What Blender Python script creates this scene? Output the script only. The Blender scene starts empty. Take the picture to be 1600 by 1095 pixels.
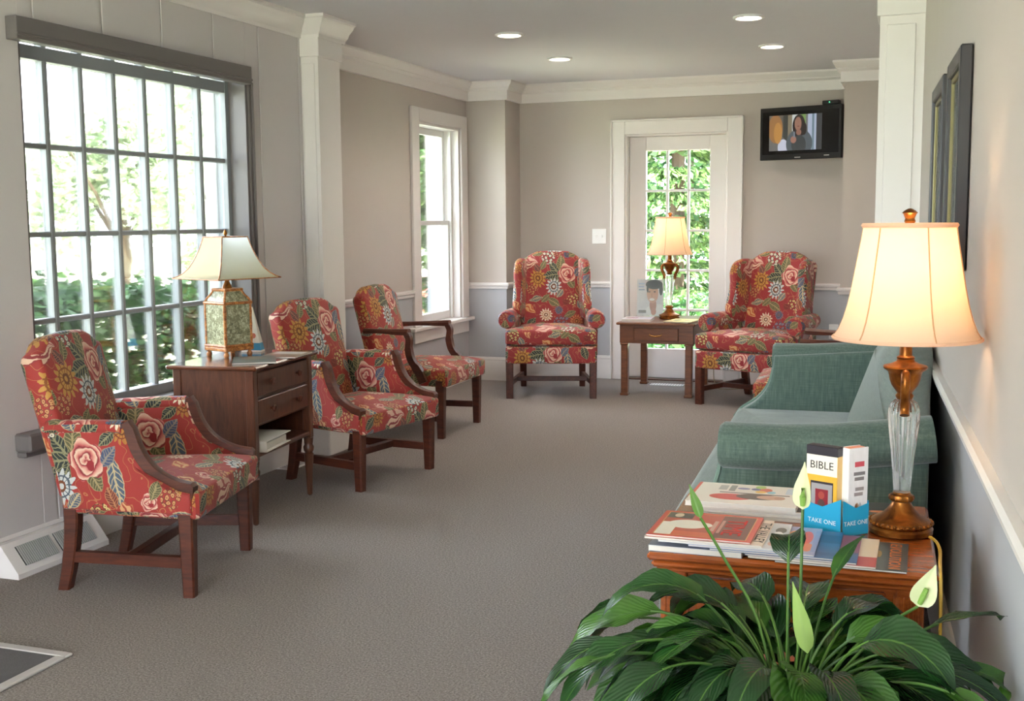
import bpy, bmesh, math, random
import numpy as np
from mathutils import Vector, Matrix

random.seed(7); rng = np.random.default_rng(11)
S = bpy.context.scene
C = S.collection
PI = math.pi

# ------------------------------------------------------------------ camera
def cam_axes(yaw, pitch, roll):
    f = Vector((-math.sin(yaw)*math.cos(pitch), math.cos(yaw)*math.cos(pitch), -math.sin(pitch)))
    r = Vector((math.cos(yaw), math.sin(yaw), 0)); u = r.cross(f)
    return (math.cos(roll)*r+math.sin(roll)*u, -math.sin(roll)*r+math.cos(roll)*u, f)
cd = bpy.data.cameras.new('camera'); cam = bpy.data.objects.new('camera', cd); C.objects.link(cam)
r_, u_, f_ = cam_axes(0.34464, 0.112622, -0.0082118)
cam.matrix_world = Matrix(((r_.x, u_.x, -f_.x, 0), (r_.y, u_.y, -f_.y, 0), (r_.z, u_.z, -f_.z, 1.33), (0, 0, 0, 1)))
cd.sensor_width = 36; cd.lens = 36*1801.54/1600; cd.clip_start = 0.02
S.camera = cam

# ------------------------------------------------------------------ world, sun, exposure
w = bpy.data.worlds.new('world'); S.world = w; w.use_nodes = True
bg = w.node_tree.nodes['Background']
bg.inputs[0].default_value = (0.85, 0.905, 1.0, 1); bg.inputs[1].default_value = 6.3
sd = bpy.data.lights.new('sun', 'SUN'); so = bpy.data.objects.new('sun', sd); C.objects.link(so)
sd.energy = 26.0; sd.angle = 0.02; sd.color = (1, .95, .86)
so.rotation_euler = Vector((-0.62, 0.10, -0.78)).to_track_quat('-Z', 'Y').to_euler()
S.view_settings.view_transform = 'Standard'; S.view_settings.look = 'None'
S.view_settings.gamma = 1.0; S.view_settings.use_curve_mapping = False
S.view_settings.exposure = 1.6
S.cycles.use_denoising = True
S.cycles.max_bounces = 10; S.cycles.diffuse_bounces = 6; S.cycles.transparent_max_bounces = 16
S.cycles.sample_clamp_indirect = 6.0
CAN_W = 10.5            # watts of a recessed ceiling light
LAMP_W = 1.65            # watts of a table lamp bulb

# ------------------------------------------------------------------ material helpers
def lin(c):
    def g(v):
        v /= 255.0
        return v/12.92 if v <= .04045 else ((v+.055)/1.055)**2.4
    return (g(c[0]), g(c[1]), g(c[2]), 1)
MATS = {}
class NT:
    def __init__(s, tree): s.t = tree; s.n = tree.nodes; s.l = tree.links
    def node(s, kind, **kw):
        n = s.n.new(kind)
        for k, v in kw.items(): setattr(n, k, v)
        return n
    def put(s, sock, v):
        if hasattr(v, 'is_linked') or isinstance(v, bpy.types.NodeSocket): s.l.new(v, sock)
        else: sock.default_value = v
    def m(s, op, a, b=0.0, c=0.0, clamp=False):
        n = s.node('ShaderNodeMath', operation=op, use_clamp=clamp)
        s.put(n.inputs[0], a); s.put(n.inputs[1], b); s.put(n.inputs[2], c)
        return n.outputs[0]
    def mix(s, f, a, b, blend='MIX'):
        n = s.node('ShaderNodeMix', data_type='RGBA', blend_type=blend)
        s.put(n.inputs[0], f); s.put(n.inputs[6], a); s.put(n.inputs[7], b)
        return n.outputs[2]
    def noise(s, vec, scale, detail=2.0, rough=.5, dist=0.0):
        n = s.node('ShaderNodeTexNoise'); s.put(n.inputs['Vector'], vec) if vec is not None else None
        n.inputs['Scale'].default_value = scale; n.inputs['Detail'].default_value = detail
        n.inputs['Roughness'].default_value = rough; n.inputs['Distortion'].default_value = dist
        return n
    def ramp(s, f, stops):
        n = s.node('ShaderNodeValToRGB'); e = n.color_ramp.elements
        while len(e) < len(stops): e.new(.5)
        for k, (p, c) in enumerate(stops): e[k].position = p; e[k].color = c
        s.put(n.inputs[0], f); return n.outputs[0]
    def mapping(s, vec, loc=(0,0,0), rot=(0,0,0), scale=(1,1,1), kind='POINT'):
        n = s.node('ShaderNodeMapping', vector_type=kind); s.put(n.inputs[0], vec)
        n.inputs[1].default_value = loc; n.inputs[2].default_value = rot; n.inputs[3].default_value = scale
        return n.outputs[0]
    def coord(s, which='Object'):
        return s.node('ShaderNodeTexCoord').outputs[which]
    def bump(s, h, strength=.3, dist=.01):
        n = s.node('ShaderNodeBump'); s.put(n.inputs['Height'], h)
        n.inputs['Strength'].default_value = strength; n.inputs['Distance'].default_value = dist
        return n.outputs[0]
def new_mat(name):
    m = bpy.data.materials.new(name); m.use_nodes = True
    t = NT(m.node_tree); b = m.node_tree.nodes['Principled BSDF']; MATS[name] = m
    return m, t, b
def plain(name, col, rough=.5, metal=0.0, spec=.5, var=.06, vscale=6, bump=0.0, bscale=80, coat=0.0):
    m, t, b = new_mat(name); c = lin(col); v = t.coord()
    n = t.noise(v, vscale, 3)
    t.put(b.inputs['Base Color'], t.mix(n.outputs[0], tuple(x*(1-var) for x in c[:3])+(1,), tuple(min(1, x*(1+var)) for x in c[:3])+(1,)))
    b.inputs['Roughness'].default_value = rough; b.inputs['Metallic'].default_value = metal
    b.inputs['Specular IOR Level'].default_value = spec; b.inputs['Coat Weight'].default_value = coat
    b.inputs['Coat Roughness'].default_value = .1
    if bump:
        n2 = t.noise(v, bscale, 3); t.put(b.inputs['Normal'], t.bump(n2.outputs[0], bump, .004))
    return m
def wood(name, dark, light, rough=.32, scale=(3, 26, 26), coat=.25):
    m, t, b = new_mat(name); v = t.mapping(t.coord(), scale=scale)
    n = t.noise(v, 1.6, 5, .6, 1.2); f = t.noise(v, 7, 3, .6)
    k = t.m('ADD', t.m('MULTIPLY', n.outputs[0], .75), t.m('MULTIPLY', f.outputs[0], .25))
    t.put(b.inputs['Base Color'], t.ramp(k, [(.3, lin(dark)), (.7, lin(light))]))
    b.inputs['Roughness'].default_value = rough; b.inputs['Coat Weight'].default_value = coat
    b.inputs['Coat Roughness'].default_value = .15
    return m
def emit(name, col, strength):
    m, t, b = new_mat(name)
    b.inputs['Base Color'].default_value = (0, 0, 0, 1)
    b.inputs['Emission Color'].default_value = lin(col); b.inputs['Emission Strength'].default_value = strength
    return m

plain('wall_upper', (186, 178, 171), .75, var=.02, bump=.05, bscale=160)
plain('wall_lower', (176, 178, 182), .7, var=.02, bump=.05, bscale=160)
plain('panel_wall', (200, 195, 194), .55, var=.02)
plain('ceiling_paint', (214, 214, 218), .85, var=.015)
plain('trim_white', (224, 220, 217), .38, var=.015)
plain('taupe_trim', (106, 101, 100), .4, var=.03)
plain('sash_grey', (134, 138, 140), .4, var=.03)
plain('sash_white', (222, 222, 220), .4, var=.01)
plain('black_plastic', (18, 18, 20), .3, var=.02)
plain('dark_frame', (44, 42, 44), .38, var=.05)
plain('white_plastic', (232, 232, 230), .35, var=.01)
plain('register_grey', (168, 168, 168), .5)
plain('mat_grey', (92, 90, 92), .95, var=.12, vscale=40, bump=.5, bscale=300)
plain('dark_gap', (30, 30, 32), .8)
plain('paper', (225, 222, 216), .6, var=.02)
plain('page_edges', (205, 200, 192), .7, var=.06, vscale=60)
plain('mat_metal', (196, 192, 190), .4, metal=.3)
plain('blue_card', (30, 160, 205), .4, var=.02)
plain('cord_yellow', (196, 158, 60), .45)
plain('cord_clear', (150, 140, 110), .4)
plain('lamp_seam', (196, 150, 110), .7)
plain('soil', (48, 36, 28), .95, bump=.6, bscale=60)
plain('pot_glaze', (120, 128, 96), .25, var=.1)
plain('brass', (150, 104, 48), .32, metal=1.0, var=.2, vscale=30)
plain('spadix', (120, 160, 70), .6, bump=.5, bscale=400)
wood('mahogany', (52, 22, 13), (98, 46, 26), rough=.42, coat=.0)
wood('dark_walnut', (58, 32, 22), (104, 62, 42), scale=(22, 22, 3))
wood('honey_wood', (122, 56, 20), (176, 92, 38), scale=(4, 24, 24), rough=.25, coat=.5)
wood('stand_top', (70, 38, 26), (112, 66, 44), rough=.15, coat=.6)
wood('table_brown', (84, 44, 22), (128, 74, 38))
def carpet():
    m, t, b = new_mat('carpet'); v = t.coord()
    a = t.noise(v, 420, 3, .75); c = t.noise(v, 150, 3, .6); d = t.noise(v, 1.3, 2)
    k = t.m('ADD', t.m('MULTIPLY', a.outputs[0], .55), t.m('MULTIPLY', c.outputs[0], .45))
    col = t.ramp(k, [(.36, lin((96, 90, 88))), (.5, lin((160, 152, 148))), (.66, lin((216, 207, 201)))])
    col = t.mix(t.m('MULTIPLY', d.outputs[0], .22), col, lin((150, 134, 122)))
    t.put(b.inputs['Base Color'], col); b.inputs['Roughness'].default_value = 1; b.inputs['Specular IOR Level'].default_value = .1
    t.put(b.inputs['Normal'], t.bump(k, .9, .012))
carpet()
def bronze():
    m, t, b = new_mat('antique_bronze'); v = t.coord(); n = t.noise(v, 22, 4, .6, .6)
    t.put(b.inputs['Base Color'], t.ramp(n.outputs[0], [(.3, lin((84, 44, 16))), (.55, lin((146, 88, 34))), (.75, lin((186, 126, 58)))]))
    b.inputs['Metallic'].default_value = .85; b.inputs['Roughness'].default_value = .34
bronze()
def fabric_green():
    m, t, b = new_mat('green_chenille'); v = t.coord()
    st = t.noise(t.mapping(v, scale=(160, 160, 14)), 1, 3, .6); st2 = t.noise(t.mapping(v, scale=(10, 10, 240)), 1, 2)
    d = t.noise(v, 5, 2)
    k = t.m('ADD', t.m('MULTIPLY', st.outputs[0], .6), t.m('MULTIPLY', st2.outputs[0], .4))
    col = t.ramp(k, [(.32, lin((70, 90, 84))), (.55, lin((92, 112, 104))), (.72, lin((116, 132, 122)))])
    t.put(b.inputs['Base Color'], t.mix(t.m('MULTIPLY', d.outputs[0], .3), col, lin((106, 118, 106))))
    b.inputs['Roughness'].default_value = .9; b.inputs['Sheen Weight'].default_value = .35; b.inputs['Sheen Roughness'].default_value = .4
    b.inputs['Specular IOR Level'].default_value = .15
    t.put(b.inputs['Normal'], t.bump(k, .4, .003))
fabric_green()
plain('green_piping', (112, 136, 124), .8)
def glass_pane(name, gloss=.06):
    m = bpy.data.materials.new(name); m.use_nodes = True; t = NT(m.node_tree); MATS[name] = m
    t.n.remove(t.n['Principled BSDF'])
    tr = t.node('ShaderNodeBsdfTransparent'); tr.inputs[0].default_value = (.96, .98, .98, 1)
    gl = t.node('ShaderNodeBsdfGlossy'); gl.inputs['Roughness'].default_value = .02
    fr = t.node('ShaderNodeFresnel'); fr.inputs[0].default_value = 1.35
    mx = t.node('ShaderNodeMixShader'); t.l.new(t.m('MULTIPLY', fr.outputs[0], .8), mx.inputs[0])
    t.l.new(tr.outputs[0], mx.inputs[1]); t.l.new(gl.outputs[0], mx.inputs[2])
    t.l.new(mx.outputs[0], t.n['Material Output'].inputs[0])
glass_pane('window_glass')
def crystal():
    m, t, b = new_mat('crystal'); b.inputs['Base Color'].default_value = (.95, .97, .96, 1)
    b.inputs['Roughness'].default_value = .04; b.inputs['Transmission Weight'].default_value = .92; b.inputs['IOR'].default_value = 1.25
crystal()
def shade_mat(name, col, tcol, tw=.5):
    m = bpy.data.materials.new(name); m.use_nodes = True; t = NT(m.node_tree); MATS[name] = m
    t.n.remove(t.n['Principled BSDF'])
    v = t.coord(); n = t.noise(t.mapping(v, scale=(300, 300, 300)), 1, 2)
    d = t.node('ShaderNodeBsdfDiffuse'); t.put(d.inputs[0], t.mix(n.outputs[0], lin(col), tuple(x*.92 for x in lin(col)[:3])+(1,)))
    x = t.node('ShaderNodeBsdfTranslucent'); x.inputs[0].default_value = lin(tcol)
    mx = t.node('ShaderNodeMixShader'); mx.inputs[0].default_value = tw
    t.l.new(d.outputs[0], mx.inputs[1]); t.l.new(x.outputs[0], mx.inputs[2]); t.l.new(mx.outputs[0], t.n['Material Output'].inputs[0])
shade_mat('silk_shade', (232, 208, 188), (255, 222, 180), .42)
shade_mat('parchment_shade', (214, 202, 166), (226, 236, 236), .42)
def mottled(name, a, b_, c):
    m, t, b = new_mat(name); v = t.coord(); n = t.noise(v, 60, 5, .7, .8)
    t.put(b.inputs['Base Color'], t.ramp(n.outputs[0], [(.36, lin(a)), (.5, lin(b_)), (.62, lin(c))]))
    b.inputs['Roughness'].default_value = .35
mottled('mottled_green', (86, 84, 60), (130, 128, 98), (180, 180, 154))
mottled('bamboo', (112, 60, 26), (160, 98, 48), (190, 130, 70))
def leafm(name, dark, light, rough=.4, trans=.25, scale=8):
    m = bpy.data.materials.new(name); m.use_nodes = True; t = NT(m.node_tree); MATS[name] = m
    b = t.n['Principled BSDF']; n = t.noise(t.coord(), scale, 3)
    g = t.node('ShaderNodeNewGeometry')
    k = t.m('ADD', t.m('MULTIPLY', n.outputs[0], .5), t.m('MULTIPLY', g.outputs['Random Per Island'], .5))
    col = t.ramp(k, [(.25, lin(dark)), (.75, lin(light))])
    t.put(b.inputs['Base Color'], col); b.inputs['Roughness'].default_value = rough
    x = t.node('ShaderNodeBsdfTranslucent'); t.put(x.inputs[0], col)
    mx = t.node('ShaderNodeMixShader'); mx.inputs[0].default_value = trans
    t.l.new(b.outputs[0], mx.inputs[1]); t.l.new(x.outputs[0], mx.inputs[2]); t.l.new(mx.outputs[0], t.n['Material Output'].inputs[0])
leafm('hedge_leaf', (36, 72, 42), (96, 142, 80))
leafm('tree_leaf', (140, 164, 132), (212, 220, 188))
leafm('conifer_leaf', (40, 70, 36), (116, 146, 84))
plain('bark', (92, 76, 62), .9, bump=.5, bscale=40)
plain('lawn', (186, 190, 162), .95, var=.2, vscale=3)
plain('gravel', (176, 156, 140), .95, var=.25, vscale=30)
plain('brick_red', (206, 120, 108), .85, var=.15, vscale=20)
plain('white_paint_out', (235, 235, 235), .5)
def lily():
    m = bpy.data.materials.new('lily_leaf'); m.use_nodes = True; t = NT(m.node_tree); MATS['lily_leaf'] = m
    b = t.n['Principled BSDF']; uv = t.coord('UV'); sp = t.node('ShaderNodeSeparateXYZ'); t.l.new(uv, sp.inputs[0])
    a = t.m('ABSOLUTE', t.m('SUBTRACT', sp.outputs[0], .5))
    rib = t.m('LESS_THAN', a, .022)
    vein = t.m('SINE', t.m('MULTIPLY', t.m('SUBTRACT', sp.outputs[1], t.m('MULTIPLY', a, .7)), 90))
    n = t.noise(t.coord(), 14, 3)
    oi = t.node('ShaderNodeObjectInfo')
    k = t.m('ADD', t.m('MULTIPLY', n.outputs[0], .45), t.m('MULTIPLY', oi.outputs['Random'], .55))
    col = t.ramp(k, [(.2, lin((24, 52, 28))), (.6, lin((38, 78, 34))), (.9, lin((84, 130, 46)))])
    col = t.mix(rib, col, lin((78, 116, 54)))
    t.put(b.inputs['Base Color'], col); b.inputs['Roughness'].default_value = .26
    t.put(b.inputs['Normal'], t.bump(vein, .25, .002))
    x = t.node('ShaderNodeBsdfTranslucent'); t.put(x.inputs[0], col)
    mx = t.node('ShaderNodeMixShader'); mx.inputs[0].default_value = .22
    t.l.new(b.outputs[0], mx.inputs[1]); t.l.new(x.outputs[0], mx.inputs[2]); t.l.new(mx.outputs[0], t.n['Material Output'].inputs[0])
lily()
leafm('lily_stem', (56, 92, 38), (100, 140, 58), .45, .2)
leafm('lily_young', (122, 160, 78), (170, 198, 112), .45, .35)
leafm('lily_spathe', (196, 208, 150), (226, 232, 190), .5, .35)

# ------------------------------------------------------------------ floral chintz (one repeat of 0.60 x 0.64 m, motif by motif)
def group(name, build, cols=()):
    g = bpy.data.node_groups.new(name, 'ShaderNodeTree')
    g.interface.new_socket('Vector', in_out='INPUT', socket_type='NodeSocketVector')
    g.interface.new_socket('ColorA', in_out='INPUT', socket_type='NodeSocketColor')
    g.interface.new_socket('ColorB', in_out='INPUT', socket_type='NodeSocketColor')
    g.interface.new_socket('Color', in_out='OUTPUT', socket_type='NodeSocketColor')
    g.interface.new_socket('Mask', in_out='OUTPUT', socket_type='NodeSocketFloat')
    t = NT(g); i = t.node('NodeGroupInput'); o = t.node('NodeGroupOutput')
    sp = t.node('ShaderNodeSeparateXYZ'); t.l.new(i.outputs[0], sp.inputs[0]); x, y = sp.outputs[0], sp.outputs[1]
    ln = t.m('SQRT', t.m('ADD', t.m('MULTIPLY', x, x), t.m('MULTIPLY', y, y)))
    th = t.m('ARCTAN2', y, x)
    col, mask = build(t, i.outputs[0], x, y, ln, th, i.outputs[1], i.outputs[2])
    t.put(o.inputs[0], col); t.put(o.inputs[1], mask)
    return g
def g_rose(t, v, x, y, r, th, a, b):
    edge = t.m('ADD', .84, t.m('MULTIPLY', t.m('SINE', t.m('MULTIPLY', th, 5)), .11))
    mask = t.m('LESS_THAN', r, edge)
    ring = t.m('FRACT', t.m('ADD', t.m('MULTIPLY', r, 3.4), t.m('MULTIPLY', t.m('SINE', t.m('ADD', t.m('MULTIPLY', th, 3), t.m('MULTIPLY', r, 7))), .22)))
    col = t.ramp(ring, [(0, lin((120, 36, 44))), (.16, lin((196, 92, 92))), (.5, lin((226, 170, 150))), (.8, lin((236, 206, 180))), (.95, lin((150, 50, 56)))])
    col = t.mix(t.m('LESS_THAN', t.m('ADD', t.m('POWER', t.m('SUBTRACT', x, .12), 2), t.m('POWER', t.m('ADD', y, .28), 2)), .05), col, lin((156, 46, 52)))
    return col, mask
def g_leaf(t, v, x, y, r, th, a, b):
    ay = t.m('ABSOLUTE', y)
    mask = t.m('LESS_THAN', ay, t.m('MULTIPLY', t.m('SUBTRACT', 1, t.m('MULTIPLY', x, x)), .42))
    vein = t.m('LESS_THAN', t.m('FRACT', t.m('MULTIPLY', t.m('SUBTRACT', x, t.m('MULTIPLY', ay, .9)), 4)), .26)
    rib = t.m('LESS_THAN', ay, .05)
    edge = t.m('GREATER_THAN', ay, t.m('MULTIPLY', t.m('SUBTRACT', 1, t.m('MULTIPLY', x, x)), .36))
    return t.mix(t.m('MAXIMUM', t.m('MAXIMUM', vein, rib), edge), a, b), mask
def g_daisy(t, v, x, y, r, th, a, b):
    pet = t.m('COSINE', t.m('MULTIPLY', th, 13))
    mask = t.m('LESS_THAN', r, t.m('ADD', .84, t.m('MULTIPLY', pet, .16)))
    line = t.m('LESS_THAN', pet, -.72)
    ring = t.m('LESS_THAN', t.m('ABSOLUTE', t.m('SUBTRACT', r, .55)), .05)
    col = t.mix(t.m('MAXIMUM', line, ring), a, b)
    col = t.mix(t.m('LESS_THAN', r, .3), col, lin((120, 70, 40)))
    col = t.mix(t.m('LESS_THAN', r, .16), col, a)
    return col, mask
def g_cluster(t, v, x, y, r, th, a, b):
    n = t.node('ShaderNodeTexVoronoi', voronoi_dimensions='2D'); t.l.new(v, n.inputs['Vector']); n.inputs['Scale'].default_value = 2.1
    n.inputs['Randomness'].default_value = .6
    mask = t.m('LESS_THAN', r, .95)
    d = n.outputs['Distance']
    col = t.mix(t.m('LESS_THAN', d, .34), b, a)
    col = t.mix(t.m('LESS_THAN', d, .1), col, b)
    return col, t.m('MULTIPLY', mask, t.m('LESS_THAN', d, .48))
def g_tulip(t, v, x, y, r, th, a, b):
    w_ = t.m('MULTIPLY', t.m('SUBTRACT', 1, t.m('MULTIPLY', x, x)), t.m('MAXIMUM', t.m('ADD', .5, t.m('MULTIPLY', x, .18)), .05))
    ay = t.m('ABSOLUTE', y); mask = t.m('LESS_THAN', ay, w_)
    st = t.m('LESS_THAN', t.m('FRACT', t.m('ADD', t.m('DIVIDE', y, t.m('MAXIMUM', w_, .05)), t.m('MULTIPLY', t.m('SINE', t.m('MULTIPLY', x, 5)), .3))), .38)
    edge = t.m('GREATER_THAN', ay, t.m('MULTIPLY', w_, .86))
    return t.mix(t.m('MAXIMUM', st, edge), a, b), mask
G = {k: group('motif_'+k, f) for k, f in dict(rose=g_rose, leaf=g_leaf, daisy=g_daisy, cluster=g_cluster, tulip=g_tulip).items()}
TW, TH = .60, .64
OL, OD = (98, 96, 66), (164, 148, 106)      # olive, light vein
DG, DV = (46, 56, 54), (146, 142, 108)        # dark green leaf
BL, BV = (84, 100, 118), (196, 178, 140)      # blue leaf
MOTIFS = [  # kind, x, y (metres in the repeat), rotation, half length, half width, colours
 ('leaf', .300, .475, 2.3, .060, .075, DG, DV), ('leaf', .275, .425, 3.3, .066, .080, DG, DV), ('leaf', .345, .515, 1.5, .056, .070, OL, OD),
 ('leaf', .300, .370, 4.2, .050, .066, DG, DV), ('leaf', .425, .365, 5.3, .046, .064, OL, OD),
 ('daisy', .165, .400, 0.2, .058, .066, (198, 146, 72), (142, 84, 44)),
 ('daisy', .290, .335, 0.0, .056, .060, (206, 208, 206), (84, 96, 108)),
 ('leaf', .510, .360, 4.9, .088, .066, BL, BV), ('leaf', .480, .450, .9, .044, .060, (78, 92, 122), (150, 140, 130)),
 ('rose', .395, .435, .3, .068, .078, OL, OD),
 ('cluster', .250, .560, 0.3, .052, .048, (222, 216, 196), (84, 88, 84)),
 ('tulip', .085, .560, 2.7, .080, .080, (224, 180, 160), (176, 84, 84)), ('tulip', .075, .500, 3.4, .066, .060, (226, 190, 164), (150, 60, 64)),
 ('daisy', .400, .59, .4, .034, .030, (86, 100, 124), (60, 68, 80)), ('leaf', .440, .590, .6, .034, .05, OL, OD),
 ('leaf', .030, .440, 5.0, .05, .06, DG, DV), ('daisy', .540, .545, .2, .044, .044, (190, 130, 64), (130, 62, 40)),
 ('cluster', .440, .235, .4, .044, .040, (222, 196, 130), (96, 56, 44)), ('leaf', .385, .215, 2.5, .030, .05, (120, 50, 46), (150, 70, 60)),
 ('leaf', .290, .215, 5.7, .052, .066, OL, OD), ('leaf', .225, .245, 3.9, .040, .05, OL, OD), ('leaf', .150, .240, 3.4, .048, .05, (96, 104, 104), BV),
 ('daisy', .230, .115, .2, .046, .046, (232, 216, 188), (196, 140, 110)), ('tulip', .100, .165, 2.5, .050, .054, (224, 176, 120), (196, 96, 60)),
 ('cluster', .350, .070, .4, .060, .036, (150, 136, 150), (84, 80, 96)), ('leaf', .420, .120, .4, .046, .056, OL, OD),
 ('daisy', .470, .065, .3, .044, .044, (206, 130, 84), (156, 64, 50)), ('cluster', .550, .130, .4, .042, .050, (226, 202, 180), (110, 84, 76)),
 ('leaf', .110, .050, .8, .05, .06, DG, DV), ('rose', .035, .290, .3, .034, .034, OL, OD), ('leaf', .060, .335, 1.2, .036, .05, OL, OD), ('leaf', .030, .090, 2.2, .04, .06, BL, BV),
 ('leaf', .490, .300, 2.0, .04, .05, (120, 60, 50), (190, 130, 90)), ('leaf', .340, .285, .9, .036, .05, BL, BV), ('cluster', .120, .310, .2, .036, .036, (206, 150, 100), (120, 60, 48)), ('leaf', .205, .500, 1.0, .04, .05, OL, OD), ('daisy', .330, .150, .1, .03, .03, (110, 120, 140), (80, 70, 90)), ('leaf', .160, .480, 2.2, .034, .05, (92, 60, 60), (170, 110, 90)), ('leaf', .480, .520, 3.9, .04, .05, DG, DV), ('cluster', .330, .600, .2, .04, .03, (196, 130, 96), (110, 60, 60)), ('leaf', .170, .600, .3, .05, .05, OL, OD), ('leaf', .500, .185, 5.2, .04, .05, BL, BV), ('tulip', .545, .250, 1.9, .036, .046, (222, 168, 120), (170, 74, 58)), ('leaf', .200, .035, 2.9, .04, .05, OL, OD), ('leaf', .550, .030, .5, .04, .05, DG, DV),
]
def chintz(name, ground, gold):
    m, t, b = new_mat(name)
    uv = t.coord('UV'); wob = t.noise(uv, 34, 2)
    wv = t.node('ShaderNodeVectorMath', operation='SUBTRACT'); t.l.new(wob.outputs['Color'], wv.inputs[0]); wv.inputs[1].default_value = (.5, .5, .5)
    ws = t.node('ShaderNodeVectorMath', operation='SCALE'); t.l.new(wv.outputs[0], ws.inputs[0]); ws.inputs['Scale'].default_value = .018
    wa = t.node('ShaderNodeVectorMath', operation='ADD'); t.l.new(uv, wa.inputs[0]); t.l.new(ws.outputs[0], wa.inputs[1])
    fl = t.node('ShaderNodeVectorMath', operation='WRAP'); t.l.new(wa.outputs[0], fl.inputs[0])
    fl.inputs[1].default_value = (TW, TH, 1); fl.inputs[2].default_value = (0, 0, 0)
    p = fl.outputs[0]
    n1 = t.noise(uv, 11, 1); n2 = t.noise(uv, 300, 2); big = t.noise(uv, 3, 2)
    col = t.mix(big.outputs[0], lin(ground), lin(tuple(int(c*.9) for c in ground)))
    vine = t.m('LESS_THAN', t.m('ABSOLUTE', t.m('SUBTRACT', n1.outputs[0], .5)), .006)
    n3 = t.noise(uv, 24, 1)
    spr = t.m('MULTIPLY', t.m('GREATER_THAN', n3.outputs[0], .69), t.m('LESS_THAN', n3.outputs[0], .74))
    col = t.mix(t.m('MAXIMUM', vine, spr), col, lin(gold))
    for (k, x, y, rot, sx, sy, ca, cb) in MOTIFS:
        q = t.mapping(p, (x, y, 0), (0, 0, rot), (sx*1.14, sy*1.14, 1), 'TEXTURE')
        g = t.node('ShaderNodeGroup'); g.node_tree = G[k]; t.l.new(q, g.inputs[0])
        g.inputs[1].default_value = lin(ca); g.inputs[2].default_value = lin(cb)
        col = t.mix(g.outputs[1], col, g.outputs[0])
    col = t.mix(.35, col, t.mix(n2.outputs[0], (.25, .25, .25, 1), (1, 1, 1, 1)), 'MULTIPLY')
    t.put(b.inputs['Base Color'], col); b.inputs['Roughness'].default_value = .62
    b.inputs['Sheen Weight'].default_value = .12; b.inputs['Specular IOR Level'].default_value = .3
    t.put(b.inputs['Normal'], t.bump(n2.outputs[0], .15, .002))
chintz('chintz_red', (176, 62, 56), (186, 118, 78))
chintz('chintz_rose', (166, 58, 60), (180, 112, 82))

def print_mat(name, base, shapes, rough=.3, emission=0.0):
    m, t, b = new_mat(name); uv = t.coord('UV'); sp = t.node('ShaderNodeSeparateXYZ'); t.l.new(uv, sp.inputs[0]); x, y = sp.outputs[0], sp.outputs[1]
    n = t.noise(uv, 7, 3); col = t.mix(n.outputs[0], tuple(c*.88 for c in lin(base)[:3])+(1,), tuple(min(1, c*1.1) for c in lin(base)[:3])+(1,))
    for s in shapes:
        if s[0] == 'r':
            k = t.m('MULTIPLY', t.m('MULTIPLY', t.m('GREATER_THAN', x, s[1]), t.m('LESS_THAN', x, s[3])), t.m('MULTIPLY', t.m('GREATER_THAN', y, s[2]), t.m('LESS_THAN', y, s[4])))
        else:
            dx = t.m('DIVIDE', t.m('SUBTRACT', x, s[1]), s[3]); dy = t.m('DIVIDE', t.m('SUBTRACT', y, s[2]), s[4])
            k = t.m('LESS_THAN', t.m('ADD', t.m('MULTIPLY', dx, dx), t.m('MULTIPLY', dy, dy)), 1)
        col = t.mix(k, col, lin(s[5]))
    if emission:
        b.inputs['Base Color'].default_value = (.01, .01, .01, 1)
        t.put(b.inputs['Emission Color'], col); b.inputs['Emission Strength'].default_value = emission
    else:
        t.put(b.inputs['Base Color'], col)
    b.inputs['Roughness'].default_value = rough
    return m

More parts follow.
